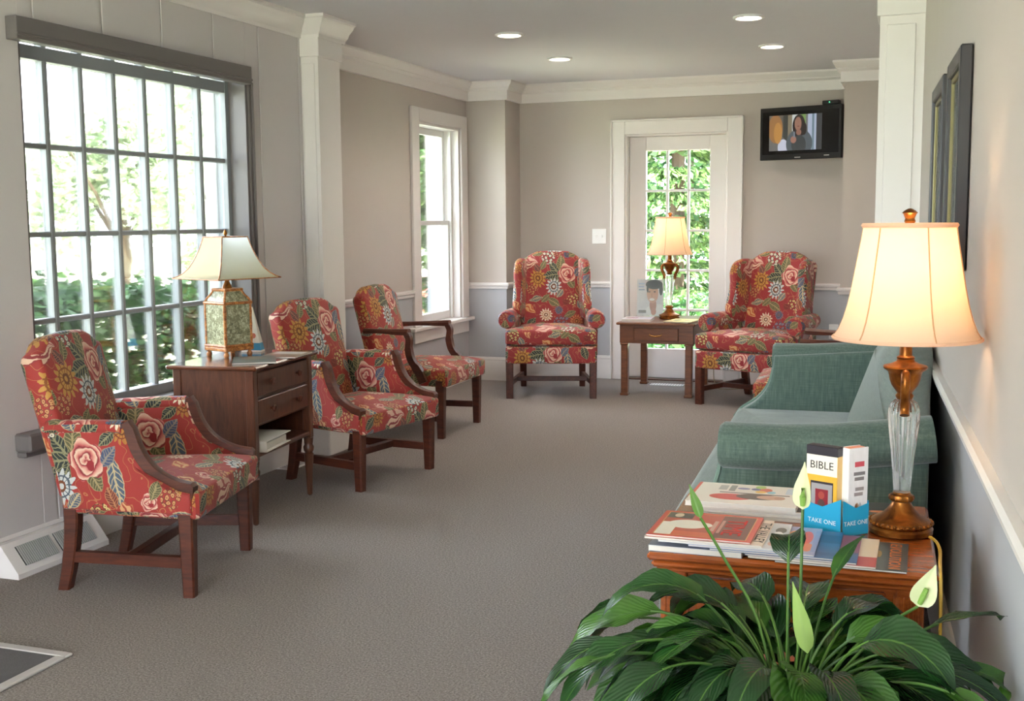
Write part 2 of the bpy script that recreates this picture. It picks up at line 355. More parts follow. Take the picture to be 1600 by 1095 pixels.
# ------------------------------------------------------------------ mesh helpers
class MB:
    def __init__(s): s.v = []; s.f = []
    def add(s, verts, faces, M=None):
        b = len(s.v)
        for p in verts:
            p = Vector(p); s.v.append(tuple(M @ p if M else p))
        s.f += [tuple(i+b for i in f) for f in faces]
        return s
    def box(s, x0, y0, z0, x1, y1, z1, M=None, bev=0.0):
        if x0 > x1: x0, x1 = x1, x0
        if y0 > y1: y0, y1 = y1, y0
        if z0 > z1: z0, z1 = z1, z0
        if bev <= 0:
            return s.add([(x0,y0,z0),(x1,y0,z0),(x1,y1,z0),(x0,y1,z0),(x0,y0,z1),(x1,y0,z1),(x1,y1,z1),(x0,y1,z1)],
                         [(0,3,2,1),(4,5,6,7),(0,1,5,4),(1,2,6,5),(2,3,7,6),(3,0,4,7)], M)
        bev = min(bev, .45*min(x1-x0, y1-y0, z1-z0))
        vs = []; idx = {}
        for i, (X, sx) in enumerate(((x0, 1), (x1, -1))):
            for j, (Y, sy) in enumerate(((y0, 1), (y1, -1))):
                for k, (Z, sz) in enumerate(((z0, 1), (z1, -1))):
                    for a in range(3):
                        idx[i, j, k, a] = len(vs)
                        vs.append((X + (0 if a == 0 else sx*bev), Y + (0 if a == 1 else sy*bev), Z + (0 if a == 2 else sz*bev)))
        fs = []
        q = [(0,0),(0,1),(1,1),(1,0)]
        for i in (0, 1):
            fs.append([idx[i,a,b,0] for a, b in (q if i == 0 else q[::-1])])
            fs.append([idx[a,i,b,1] for a, b in (q[::-1] if i == 0 else q)])
            fs.append([idx[a,b,i,2] for a, b in (q if i == 0 else q[::-1])])
        for i in (0, 1):
            for j in (0, 1):
                fl = (i+j) % 2
                e = [idx[i,j,0,0], idx[i,j,0,1], idx[i,j,1,1], idx[i,j,1,0]]; fs.append(e[::-1] if fl == 0 else e)
                e = [idx[i,0,j,0], idx[i,0,j,2], idx[i,1,j,2], idx[i,1,j,0]]; fs.append(e if fl == 0 else e[::-1])
                e = [idx[0,i,j,1], idx[0,i,j,2], idx[1,i,j,2], idx[1,i,j,1]]; fs.append(e[::-1] if fl == 0 else e)
        for i in (0, 1):
            for j in (0, 1):
                for k in (0, 1):
                    e = [idx[i,j,k,0], idx[i,j,k,1], idx[i,j,k,2]]; fs.append(e if (i+j+k) % 2 else e[::-1])
        return s.add(vs, fs, M)
    def lathe(s, prof, n=24, M=None, flute=None):
        vs = []; fs = []
        for (r, z) in prof:
            for k in range(n):
                a = 2*PI*k/n; rr = r*(1+(flute[1]*math.cos(flute[0]*a) if flute and r > flute[2] else 0))
                vs.append((rr*math.cos(a), rr*math.sin(a), z))
        for i in range(len(prof)-1):
            for k in range(n):
                fs.append((i*n+k, i*n+(k+1) % n, (i+1)*n+(k+1) % n, (i+1)*n+k))
        if prof[0][0] > 1e-5: fs.append(tuple(range(n))[::-1])
        if prof[-1][0] > 1e-5: fs.append(tuple((len(prof)-1)*n+k for k in range(n)))
        return s.add(vs, fs, M)
    def sweep(s, path, sec, up=(0,0,1), scale=None, M=None, caps=True):
        path = [Vector(p) for p in path]; n = len(sec); vs = []; fs = []; up = Vector(up)
        for i, p in enumerate(path):
            T = (path[min(i+1, len(path)-1)]-path[max(i-1, 0)]).normalized()
            A = up.cross(T)
            A = A.normalized() if A.length > 1e-6 else Vector((1, 0, 0))
            B = T.cross(A); k = scale[i] if scale else 1.0
            kx, ky = (k if isinstance(k, tuple) else (k, k))
            for (a, b) in sec: vs.append(p+A*(a*kx)+B*(b*ky))
        for i in range(len(path)-1):
            for k in range(n): fs.append((i*n+k, i*n+(k+1) % n, (i+1)*n+(k+1) % n, (i+1)*n+k))
        if caps: fs.append(tuple(range(n))[::-1]); fs.append(tuple((len(path)-1)*n+k for k in range(n)))
        return s.add(vs, fs, M)
    def tube(s, path, r, n=10, M=None, up=(0.01, .02, 1), scale=None):
        return s.sweep(path, [(r*math.cos(2*PI*k/n), r*math.sin(2*PI*k/n)) for k in range(n)], up, scale, M)
    def slab(s, outline, d0, d1, r=.02, dome0=0.0, dome1=0.0, M=None, rings=4):
        """a padded slab: outline (ccw) in local xy, thickness d0..d1 in z, rounded rim, domed faces"""
        O = [Vector((p[0], p[1])) for p in outline]; n = len(O); N = []
        for i in range(n):
            e1 = (O[i]-O[i-1]); e2 = (O[(i+1) % n]-O[i])
            n1 = Vector((e1.y, -e1.x)); n2 = Vector((e2.y, -e2.x))
            n1 = n1.normalized() if n1.length else n2.normalized(); n2 = n2.normalized() if n2.length else n1
            b = n1+n2; b = b.normalized() if b.length > 1e-6 else n1
            N.append(b/max(.5, b.dot(n1)))
        cen = sum(O, Vector((0, 0)))/n
        R = []
        for k in range(rings, 0, -1):
            R.append(('c', k/rings, d0-dome0*(1-(1-k/rings)**2), None))
        for k in range(4): a = k/3*PI/2; R.append(('i', r*(1-math.sin(a)), d0+r*(1-math.cos(a)), None))
        for k in range(4): a = k/3*PI/2; R.append(('i', r*(1-math.cos(a)), d1-r*(1-math.sin(a)), None))
        for k in range(1, rings+1):
            R.append(('c', k/rings, d1+dome1*(1-(1-k/rings)**2), None))
        vs = []; fs = []; ids = []
        for (kind, q, z, _) in R:
            if kind == 'c' and q >= .999: ids.append([len(vs)]); vs.append((cen.x, cen.y, z)); continue
            row = []
            for i in range(n):
                p = O[i]-N[i]*(q if kind == 'i' else r)
                if kind == 'c': p = p.lerp(cen, q)
                row.append(len(vs)); vs.append((p.x, p.y, z))
            ids.append(row)
        for a, b in zip(ids[:-1], ids[1:]):
            for i in range(n):
                j = (i+1) % n
                if len(a) == 1: fs.append((a[0], b[j], b[i]))
                elif len(b) == 1: fs.append((a[i], a[j], b[0]))
                else: fs.append((a[i], a[j], b[j], b[i]))
        return s.add(vs, fs, M)
    def build(s, name, mat, parent=None, loc=None, rz=0.0, smooth=True, ang=38, uvo=(0, 0), uvfit=None, uvs=1.0):
        me = bpy.data.meshes.new(name); me.from_pydata(s.v, [], s.f); me.validate(); me.update()
        if smooth:
            me.polygons.foreach_set('use_smooth', [True]*len(me.polygons)); me.set_sharp_from_angle(angle=math.radians(ang))
        if len(me.polygons) < 40000:
            uvl = me.uv_layers.new(name='UVMap'); co = [v.co for v in me.vertices]; data = uvl.data
            for p in me.polygons:
                nx, ny, nz = abs(p.normal.x), abs(p.normal.y), abs(p.normal.z)
                for li in p.loop_indices:
                    c = co[me.loops[li].vertex_index]
                    if uvfit: (x0, y0, x1, y1, ax, ay) = uvfit; data[li].uv = ((c[ax]-x0)/(x1-x0), (c[ay]-y0)/(y1-y0))
                    elif nz >= nx and nz >= ny: data[li].uv = (c.y*uvs+uvo[0], c.x*uvs+uvo[1]+.5)
                    elif nx >= ny: data[li].uv = (c.y*uvs+uvo[0], c.z*uvs+uvo[1])
                    else: data[li].uv = (c.x*uvs+uvo[0]+.12, c.z*uvs+uvo[1])
        me.materials.append(MATS[mat])
        o = bpy.data.objects.new(name, me); C.objects.link(o)
        if parent: o.parent = parent
        if loc: o.location = loc
        if rz: o.rotation_euler[2] = rz
        return o
def tag(o, label=None, cat=None, group=None, kind=None):
    if label: o['label'] = label
    if cat: o['category'] = cat
    if group: o['group'] = group
    if kind: o['kind'] = kind
    return o
def empty(name, loc=(0, 0, 0), rz=0.0, parent=None):
    o = bpy.data.objects.new(name, None); C.objects.link(o); o.location = loc; o.rotation_euler[2] = rz
    o.empty_display_size = .1
    if parent: o.parent = parent
    return o
def struct(o): o['kind'] = 'structure'; return o
def copy_tree(o, parent=None):
    c = o.copy(); C.objects.link(c); c.parent = parent
    for ch in [x for x in bpy.data.objects if x.parent == o]: copy_tree(ch, c)
    return c
def B(name, mat, parent, *a, bev=.002, M=None, **k):
    return MB().box(*a, bev=bev, M=M).build(name, mat, parent, **k)
def miter_sweep(mb, path, prof, side=1):
    """profile (out, z) swept along a plan polyline with mitred corners; out is to the right of travel when side=1"""
    P = [Vector((p[0], p[1])) for p in path]; n = len(prof); vs = []; fs = []
    for i, p in enumerate(P):
        d1 = (P[i]-P[i-1]).normalized() if i else None; d2 = (P[i+1]-P[i]).normalized() if i < len(P)-1 else None
        d1 = d1 or d2; d2 = d2 or d1
        n1 = Vector((d1.y, -d1.x))*side; n2 = Vector((d2.y, -d2.x))*side
        b = (n1+n2).normalized(); k = 1/max(.3, b.dot(n1))
        for (o, z) in prof: q = p+b*(o*k); vs.append((q.x, q.y, z))
    for i in range(len(P)-1):
        for k in range(n):
            f = (i*n+k, i*n+(k+1) % n, (i+1)*n+(k+1) % n, (i+1)*n+k); fs.append(f if side == 1 else f[::-1])
    a = tuple(range(n)); e = tuple((len(P)-1)*n+k for k in range(n))
    fs.append(a[::-1] if side == 1 else a); fs.append(e if side == 1 else e[::-1])
    return mb.add(vs, fs)
def smooth_path(pts, n=6):
    P = [Vector(p) for p in pts]; out = []
    for i in range(len(P)-1):
        p0 = P[max(i-1, 0)]; p1 = P[i]; p2 = P[i+1]; p3 = P[min(i+2, len(P)-1)]
        for k in range(n):
            t = k/n; out.append(.5*((2*p1)+(p2-p0)*t+(2*p0-5*p1+4*p2-p3)*t*t+(3*p1-p0-3*p2+p3)*t**3))
    out.append(P[-1]); return out
def lettering(text, size, mat, parent, M, extrude=.0004, name='lettering', squeeze=1.0):
    cu = bpy.data.curves.new('txt', 'FONT'); cu.body = text; cu.size = size; cu.extrude = extrude; cu.align_x = 'CENTER'; cu.align_y = 'CENTER'
    cu.resolution_u = 2
    to = bpy.data.objects.new('txt', cu); C.objects.link(to)
    dg = bpy.context.evaluated_depsgraph_get(); me = bpy.data.meshes.new_from_object(to.evaluated_get(dg))
    bpy.data.objects.remove(to); bpy.data.curves.remove(cu)
    me.name = name; me.transform(M @ Matrix.Diagonal((squeeze, 1, 1, 1))); me.materials.clear(); me.materials.append(MATS[mat])
    o = bpy.data.objects.new(name, me); C.objects.link(o); o.parent = parent
    return o
def XZ(y=0.0):      # local slab plane xy -> x, z with thickness along -y
    return Matrix(((1,0,0,0),(0,0,-1,y),(0,1,0,0),(0,0,0,1)))
def YZ(x=0.0):      # local slab plane xy -> y, z with thickness along +x
    return Matrix(((0,0,1,x),(1,0,0,0),(0,1,0,0),(0,0,0,1)))
def T(x, y, z): return Matrix.Translation((x, y, z))
def RX(a): return Matrix.Rotation(a, 4, 'X')
def RY(a): return Matrix.Rotation(a, 4, 'Y')
def RZ(a): return Matrix.Rotation(a, 4, 'Z')

# ------------------------------------------------------------------ room shell
CZ = 2.45                      # ceiling height
WL, WA, YB = -3.30, -3.60, 9.32   # window wall, alcove wall, back wall
def wx(y): return .281-.0547*y   # the right wall runs slightly askew
Y0 = -1.6
fl = struct(MB().box(-3.9, Y0, -.12, .6, 9.5, 0).build('floor', 'carpet'))
struct(MB().box(-3.9, Y0, CZ, .6, 9.5, CZ+.25).build('ceiling', 'ceiling_paint'))
# window wall on the left, boarded in vertical panels
wl = struct(empty('wall_left'))
oy0, oy1, oz0, oz1 = 3.615, 5.19, .50, 2.10
XO = -3.50
mb = MB(); mb.box(XO, Y0, 0, WL, oy0, CZ); mb.box(XO, oy1, 0, WL, 5.757, CZ); mb.box(XO, oy0, 0, WL, oy1, oz0); mb.box(XO, oy0, oz1, WL, oy1, CZ)
mb.build('wall_body', 'panel_wall', wl)
pw = .405; y = 3.29-pw*6
while y < 5.75:      # panel boards standing proud of narrow grooves
    a, b = y+.006, min(y+pw-.006, 5.755)
    y += pw
    if a < Y0: continue
    segs = [(0.13, CZ-.1)]
    if b > oy0 and a < oy1:
        if a < oy0-.02: B('panel_board', 'panel_wall', wl, WL, a, .13, WL+.006, oy0, CZ-.1, bev=.003)
        if b > oy1+.02: B('panel_board', 'panel_wall', wl, WL, oy1, .13, WL+.006, b, CZ-.1, bev=.003)
        aa, bb = max(a, oy0), min(b, oy1)
        B('panel_board', 'panel_wall', wl, WL, aa, .13, WL+.006, bb, oz0, bev=.003)
        B('panel_board', 'panel_wall', wl, WL, aa, oz1, WL+.006, bb, CZ-.1, bev=.003)
    else:
        B('panel_board', 'panel_wall', wl, WL, a, .13, WL+.006, b, CZ-.1, bev=.003)
# alcove wall with its own window
awy0, awy1, awz0, awz1 = 7.97, 8.80, .53, 2.07
wa = struct(empty('wall_alcove'))
mb = MB(); lo = MB()
def split(x0, y0, z0, x1, y1, z1):
    if z1 <= .79: lo.box(x0, y0, z0, x1, y1, z1)
    elif z0 >= .79: mb.box(x0, y0, z0, x1, y1, z1)
    else: lo.box(x0, y0, z0, x1, y1, .79); mb.box(x0, y0, .79, x1, y1, z1)
split(-3.9, 5.9, 0, WA, awy0, CZ); split(-3.9, awy1, 0, WA, 9.5, CZ); split(-3.9, awy0, 0, WA, awy1, awz0); split(-3.9, awy0, awz1, WA, awy1, CZ)
mb.build('upper_wall', 'wall_upper', wa); lo.build('lower_wall', 'wall_lower', wa)
# back wall with the jogs and the door opening
wb = struct(empty('wall_back')); mb = MB(); lo = MB()
dx0, dx1, dz1 = -2.345, -1.51, 2.015
split(-3.9, YB, 0, dx0, YB+.2, CZ); split(dx1, YB, 0, .6, YB+.2, CZ); split(dx0, YB, dz1, dx1, YB+.2, CZ)
split(WA, 8.96, 0, -3.26, YB, CZ); split(-.59, 8.82, 0, .6, YB, CZ)
mb.build('upper_wall', 'wall_upper', wb); lo.build('lower_wall', 'wall_lower', wb)
# right wall, slightly askew
wr = struct(empty('wall_right')); mb = MB(); lo = MB()
ang = math.atan(-.0547)
def skew(x, y0, z0, y1, z1, th, m):
    m.add([(wx(y0)+x, y0, z0), (wx(y0)+x+th, y0, z0), (wx(y1)+x+th, y1, z0), (wx(y1)+x, y1, z0), (wx(y0)+x, y0, z1), (wx(y0)+x+th, y0, z1), (wx(y1)+x+th, y1, z1), (wx(y1)+x, y1, z1)],
          [(0,3,2,1),(4,5,6,7),(0,1,5,4),(1,2,6,5),(2,3,7,6),(3,0,4,7)])
skew(0, Y0, .79, 5.78, CZ, .3, mb); skew(0, Y0, 0, 5.78, .79, .3, lo)
mb.box(.12, 5.78, .79, .5, 8.82, CZ); lo.box(.12, 5.78, 0, .5, 8.82, .79)
mb.build('upper_wall', 'wall_upper', wr); lo.build('lower_wall', 'wall_lower', wr)
# unseen rear wall, added to cut light from behind; opening sized for fill
we = struct(empty('wall_rear_baffle')); mb = MB()
mb.box(-3.9, Y0-.15, 0, -2.35, Y0, CZ); mb.box(-.35, Y0-.15, 0, .8, Y0, CZ); mb.box(-2.35, Y0-.15, 2.12, -.35, Y0, CZ)
mb.build('wall_body', 'panel_wall', we)
# square posts that frame the alcove
pl = struct(empty('trim_1'))
mb = MB(); mb.box(-3.58, 5.757, 0, -3.19, 6.006, CZ); mb.build('post', 'trim_white', pl)
mb = MB(); mb.box(-3.305, 5.742, 2.235, -3.177, 6.02, 2.34, bev=.003); mb.build('post_collar', 'trim_white', pl)
mb = MB(); mb.box(-3.305, 5.735, 0, -3.165, 6.03, .19, bev=.006); mb.build('plinth', 'trim_white', pl)
B('post_panel', 'trim_white', pl, -3.285, 5.75, .26, -3.21, 5.757, 2.2, bev=.003)
pr = struct(empty('trim_2'))
mb = MB(); mb.box(-.235, 5.78, 0, .2, 6.03, CZ); mb.build('post', 'trim_white', pr)
mb = MB(); mb.box(-.25, 5.765, 2.26, .0, 6.045, CZ, bev=.003); mb.build('post_collar', 'trim_white', pr)
mb = MB(); mb.box(-.26, 5.755, 0, -.0, 6.05, .19, bev=.006); mb.build('plinth', 'trim_white', pr)
B('post_panel', 'trim_white', pr, -.205, 5.773, .26, -.075, 5.78, 2.22, bev=.003)
# crown moulding and frieze
crown = [(0, 2.335), (.016, 2.335), (.02, 2.352), (.036, 2.366), (.046, 2.388), (.07, 2.412), (.078, 2.428), (.09, 2.434), (.09, 2.451), (0, 2.451)]
struct(miter_sweep(MB(), [(WL, Y0), (WL, 5.757), (-3.19, 5.757), (-3.19, 6.05)], crown).build('trim_3', 'trim_white', ang=25))
fr = [(0, 2.30), (.03, 2.30), (.03, 2.375), (.04, 2.38), (.05, 2.392), (.05, 2.398), (.075, 2.42), (.085, 2.436), (.085, 2.451), (0, 2.451)]
struct(miter_sweep(MB(), [(WA, 6.006), (WA, 8.96), (-3.26, 8.96), (-3.26, YB), (-.59, YB), (-.59, 8.82), (.12, 8.82), (.12, 6.03)], fr).build('trim_4', 'trim_white', ang=25))
# chair rail
rail = [(0, .765), (.012, .765), (.016, .775), (.016, .785), (.026, .792), (.028, .806), (.02, .816), (0, .816)]
tr = struct(empty('trim_5'))
for path in ([(WA, 6.006), (WA, 7.84)], [(WA, 8.92), (WA, 8.96), (-3.26, 8.96), (-3.26, YB), (-2.455, YB)], [(-1.395, YB), (-.59, YB), (-.59, 8.82), (.12, 8.82), (.12, 6.03)]):
    miter_sweep(MB(), path, rail).build('chair_rail', 'trim_white', tr, ang=25)
rr = rail
miter_sweep(MB(), [(wx(5.75), 5.75), (wx(Y0), Y0)], rr).build('chair_rail', 'trim_white', tr, ang=25)
# baseboards
bb = [(0, 0), (.02, 0), (.02, .15), (.014, .165), (.016, .175), (.008, .192), (0, .194)]
struct(miter_sweep(MB(), [(WL, Y0), (WL, 5.735)], [(a, b*.72) for a, b in bb]).build('baseboard_left', 'trim_white', ang=25))
struct(miter_sweep(MB(), [(WA, 6.006), (WA, 8.96), (-3.26, 8.96), (-3.26, YB), (-2.455, YB)], bb).build('baseboard_back_left', 'trim_white', ang=25))
struct(miter_sweep(MB(), [(-1.395, YB), (-.59, YB), (-.59, 8.82), (.12, 8.82), (.12, 6.03)], bb).build('baseboard_back_right', 'trim_white', ang=25))
struct(miter_sweep(MB(), [(wx(5.75), 5.75), (wx(Y0), Y0)], bb).build('baseboard_right', 'trim_white', ang=25))

# ---------------- window_1: large many-paned window in the left wall
w1 = struct(empty('window_1', (0, 0, 0)))
GX = -3.42
ys = [3.66+.2128*k for k in range(8)]; zs = [.58, .931, 1.2865, 1.644, 1.99]
for k, yy in enumerate(ys[1:-1]): B('muntin', 'sash_grey', w1, GX-.022, yy-.014, .55, GX+.022, yy+.014, 2.10, bev=.006)
for zz in zs[1:-1]: B('muntin', 'sash_grey', w1, GX-.018, 3.63, zz-.011, GX+.018, 5.16, zz+.011, bev=.005)
B('window_frame', 'sash_grey', w1, GX-.03, 3.615, .50, GX+.03, 3.665, 2.10); B('window_frame', 'sash_grey', w1, GX-.03, 5.145, .50, GX+.03, 5.19, 2.10)
B('window_frame', 'sash_grey', w1, GX-.03, 3.66, .50, GX+.03, 5.15, .575); B('window_frame', 'sash_grey', w1, GX-.026, 3.66, 1.985, GX+.026, 5.15, 2.04)
for i in range(7):
    for (a, b) in list(zip(zs[:-1], zs[1:]))+[(2.04, 2.1)]:
        B('pane', 'window_glass', w1, GX-.003, ys[i]+.006, a+.004, GX+.003, ys[i+1]-.006, b-.004, bev=0)
B('jamb', 'taupe_trim', w1, -3.39, 5.172, .53, WL+.012, 5.19, 2.10, bev=.002); B('jamb', 'taupe_trim', w1, -3.39, 3.615, .53, WL, 3.63, 2.10, bev=.002)
B('jamb', 'taupe_trim', w1, -3.39, 3.63, 2.085, WL, 5.175, 2.10)
B('casing', 'taupe_trim', w1, WL, 5.19, .53, WL+.02, 5.212, 2.04, bev=.004); B('casing', 'taupe_trim', w1, WL+.0, 5.214, .53, WL+.03, 5.224, 2.04, bev=.004)
B('outer_jamb', 'sash_white', w1, XO-.04, 5.165, .5, GX-.05, 5.189, 2.1, bev=.004); B('outer_jamb', 'sash_white', w1, XO-.04, 3.616, .5, GX-.05, 3.64, 2.1, bev=.004)
B('window_sill', 'taupe_trim', w1, GX+.03, 3.615, .49, WL, 5.19, .53, bev=.003)
vs_ = MB(); vs_.box(WL+.006, 3.475, .455, -3.215, 5.30, .525, bev=.008); vs_.box(WL+.006, 3.485, .43, -3.25, 5.29, .455, bev=.006)
vs_.build('sill_board', 'taupe_trim', w1)
va = tag(empty('valance', (-3.27, 4.34, 2.02)), 'long taupe painted valance board above the many-paned window', 'valance')
B('valance_board', 'taupe_trim', va, -.024, -.79, .003, .03, .825, .09, bev=.003); B('bottom_bead', 'taupe_trim', va, .026, -.79, .018, .036, .825, .03, bev=.003)
# ---------------- window_2: sash window of the alcove
w2 = struct(empty('window_2'))
for a in [(WA, 7.84, .53, WA+.022, 7.97, 2.17), (WA, 8.80, .53, WA+.022, 8.925, 2.17), (WA, 7.97, 2.07, WA+.022, 8.80, 2.17)]: B('casing', 'trim_white', w2, *a, bev=.004)
B('jamb', 'trim_white', w2, -3.86, 8.78, .53, WA, 8.80, 2.07); B('jamb', 'trim_white', w2, -3.86, 7.97, .53, WA, 7.99, 2.07); B('jamb', 'trim_white', w2, -3.86, 7.99, 2.05, WA, 8.78, 2.07)
B('window_sill', 'trim_white', w2, -3.86, 7.75, .505, WA+.06, 8.955, .535, bev=.006); B('apron', 'trim_white', w2, WA, 7.84, .41, WA+.018, 8.925, .505, bev=.004)
def sash(x, z0, z1, rail_b, rail_t):
    s = empty('sash', (0, 0, 0), parent=w2)
    B('stile', 'sash_white', s, x-.018, 7.99, z0, x+.018, 8.03, z1, bev=.003); B('stile', 'sash_white', s, x-.018, 8.74, z0, x+.018, 8.78, z1, bev=.003)
    B('rail', 'sash_white', s, x-.018, 8.03, z0, x+.018, 8.74, z0+rail_b, bev=.003); B('rail', 'sash_white', s, x-.018, 8.03, z1-rail_t, x+.018, 8.74, z1, bev=.003)
    B('pane', 'window_glass', s, x-.003, 8.03, z0+rail_b, x+.003, 8.74, z1-rail_t, bev=0)
sash(-3.70, .535, 1.33, .065, .035); sash(-3.745, 1.295, 2.05, .035, .05)
B('parting_stop', 'sash_white', w2, -3.68, 8.755, .535, -3.66, 8.78, 2.05)
# ---------------- door_1: glazed door in the back wall
d1 = struct(empty('door_1'))
for a in [(-2.455, YB-.022, 0, -2.345, YB, 2.12), (-1.51, YB-.022, 0, -1.395, YB, 2.12), (-2.345, YB-.022, 2.015, -1.51, YB, 2.12)]: B('casing', 'trim_white', d1, *a, bev=.004)
for a in [(-2.465, YB-.032, 0, -2.45, YB, 2.135), (-1.40, YB-.032, 0, -1.385, YB, 2.135), (-2.465, YB-.032, 2.118, -1.385, YB, 2.135)]: B('backband', 'trim_white', d1, *a, bev=.004)
for a in [(-2.345, YB-.005, 0, -2.33, YB+.16, 2.015), (-1.525, YB-.005, 0, -1.51, YB+.16, 2.015), (-2.33, YB-.005, 2.0, -1.525, YB+.16, 2.015)]: B('jamb', 'trim_white', d1, *a, bev=.003)
DY = YB+.08
dr = empty('door_leaf', parent=d1)
gx0, gx1, gz0, gz1 = -2.19, -1.665, .255, 1.885
for a in [(-2.328, DY, .012, gx0, DY+.045, 1.998), (gx1, DY, .012, -1.527, DY+.045, 1.998), (gx0, DY, .012, gx1, DY+.045, gz0), (gx0, DY, gz1, gx1, DY+.045, 1.998)]: B('leaf_board', 'trim_white', dr, *a, bev=.003)
gw = (gx1-gx0)/3; gh = (gz1-gz0)/5
for k in (1, 2): B('muntin', 'sash_white', dr, gx0+gw*k-.010, DY+.006, gz0, gx0+gw*k+.010, DY+.04, gz1, bev=.004)
for k in range(1, 5): B('muntin', 'sash_white', dr, gx0, DY+.008, gz0+gh*k-.010, gx1, DY+.038, gz0+gh*k+.010, bev=.004)
for i in range(3):
    for k in range(5): B('pane', 'window_glass', dr, gx0+gw*i+.004, DY+.02, gz0+gh*k+.004, gx0+gw*(i+1)-.004, DY+.026, gz0+gh*(k+1)-.004, bev=0)
B('threshold', 'dark_walnut', d1, -2.33, YB+.0, 0, -1.525, YB+.16, .01)

# ------------------------------------------------------------------ seating
def leg_taper(mb, x, y, z0, z1, w0, w1, dx=0.0, dy=0.0, bev=.12):
    """square leg with chamfered corners from (x,y,z1) down to (x+dx,y+dy,z0)"""
    def ring(cx, cy, w, z):
        h = w/2; c = h*bev*2
        return [(cx-h+c, cy-h, z), (cx+h-c, cy-h, z), (cx+h, cy-h+c, z), (cx+h, cy+h-c, z), (cx+h-c, cy+h, z), (cx-h+c, cy+h, z), (cx-h, cy+h-c, z), (cx-h, cy-h+c, z)]
    n = 5; vs = []; fs = []
    for k in range(n):
        t = k/(n-1); e = t*t
        vs += ring(x+dx*e, y+dy*e, w1+(w0-w1)*t, z1+(z0-z1)*t)
    for k in range(n-1):
        for i in range(8): fs.append((k*8+i, (k+1)*8+i, (k+1)*8+(i+1) % 8, k*8+(i+1) % 8))
    fs.append(tuple(range(8))); fs.append(tuple((n-1)*8+i for i in range(8))[::-1])
    return mb.add(vs, fs)
def camel_back(wb, wt, h, sh, crown_w):
    """outline ccw of a back panel: bottom width, shoulder width, total height, shoulder drop"""
    pts = [(-wb/2, 0), (wb/2, 0)]
    for k in range(1, 6): t = k/6; pts.append((wb/2+(wt-wb)/2*t, (h-sh)*t))
    top = [(wt/2, h-sh), (wt/2-.012, h-sh+.02), (wt/2-.045, h-sh+.032), (crown_w, h-sh*.28), (crown_w*.72, h-sh*.08), (crown_w*.4, h-.004), (0, h)]
    pts += top; pts += [(-a, b) for a, b in top[:-1][::-1]]
    for k in range(5, 0, -1): t = k/6; pts.append((-(wb/2+(wt-wb)/2*t), (h-sh)*t))
    return pts
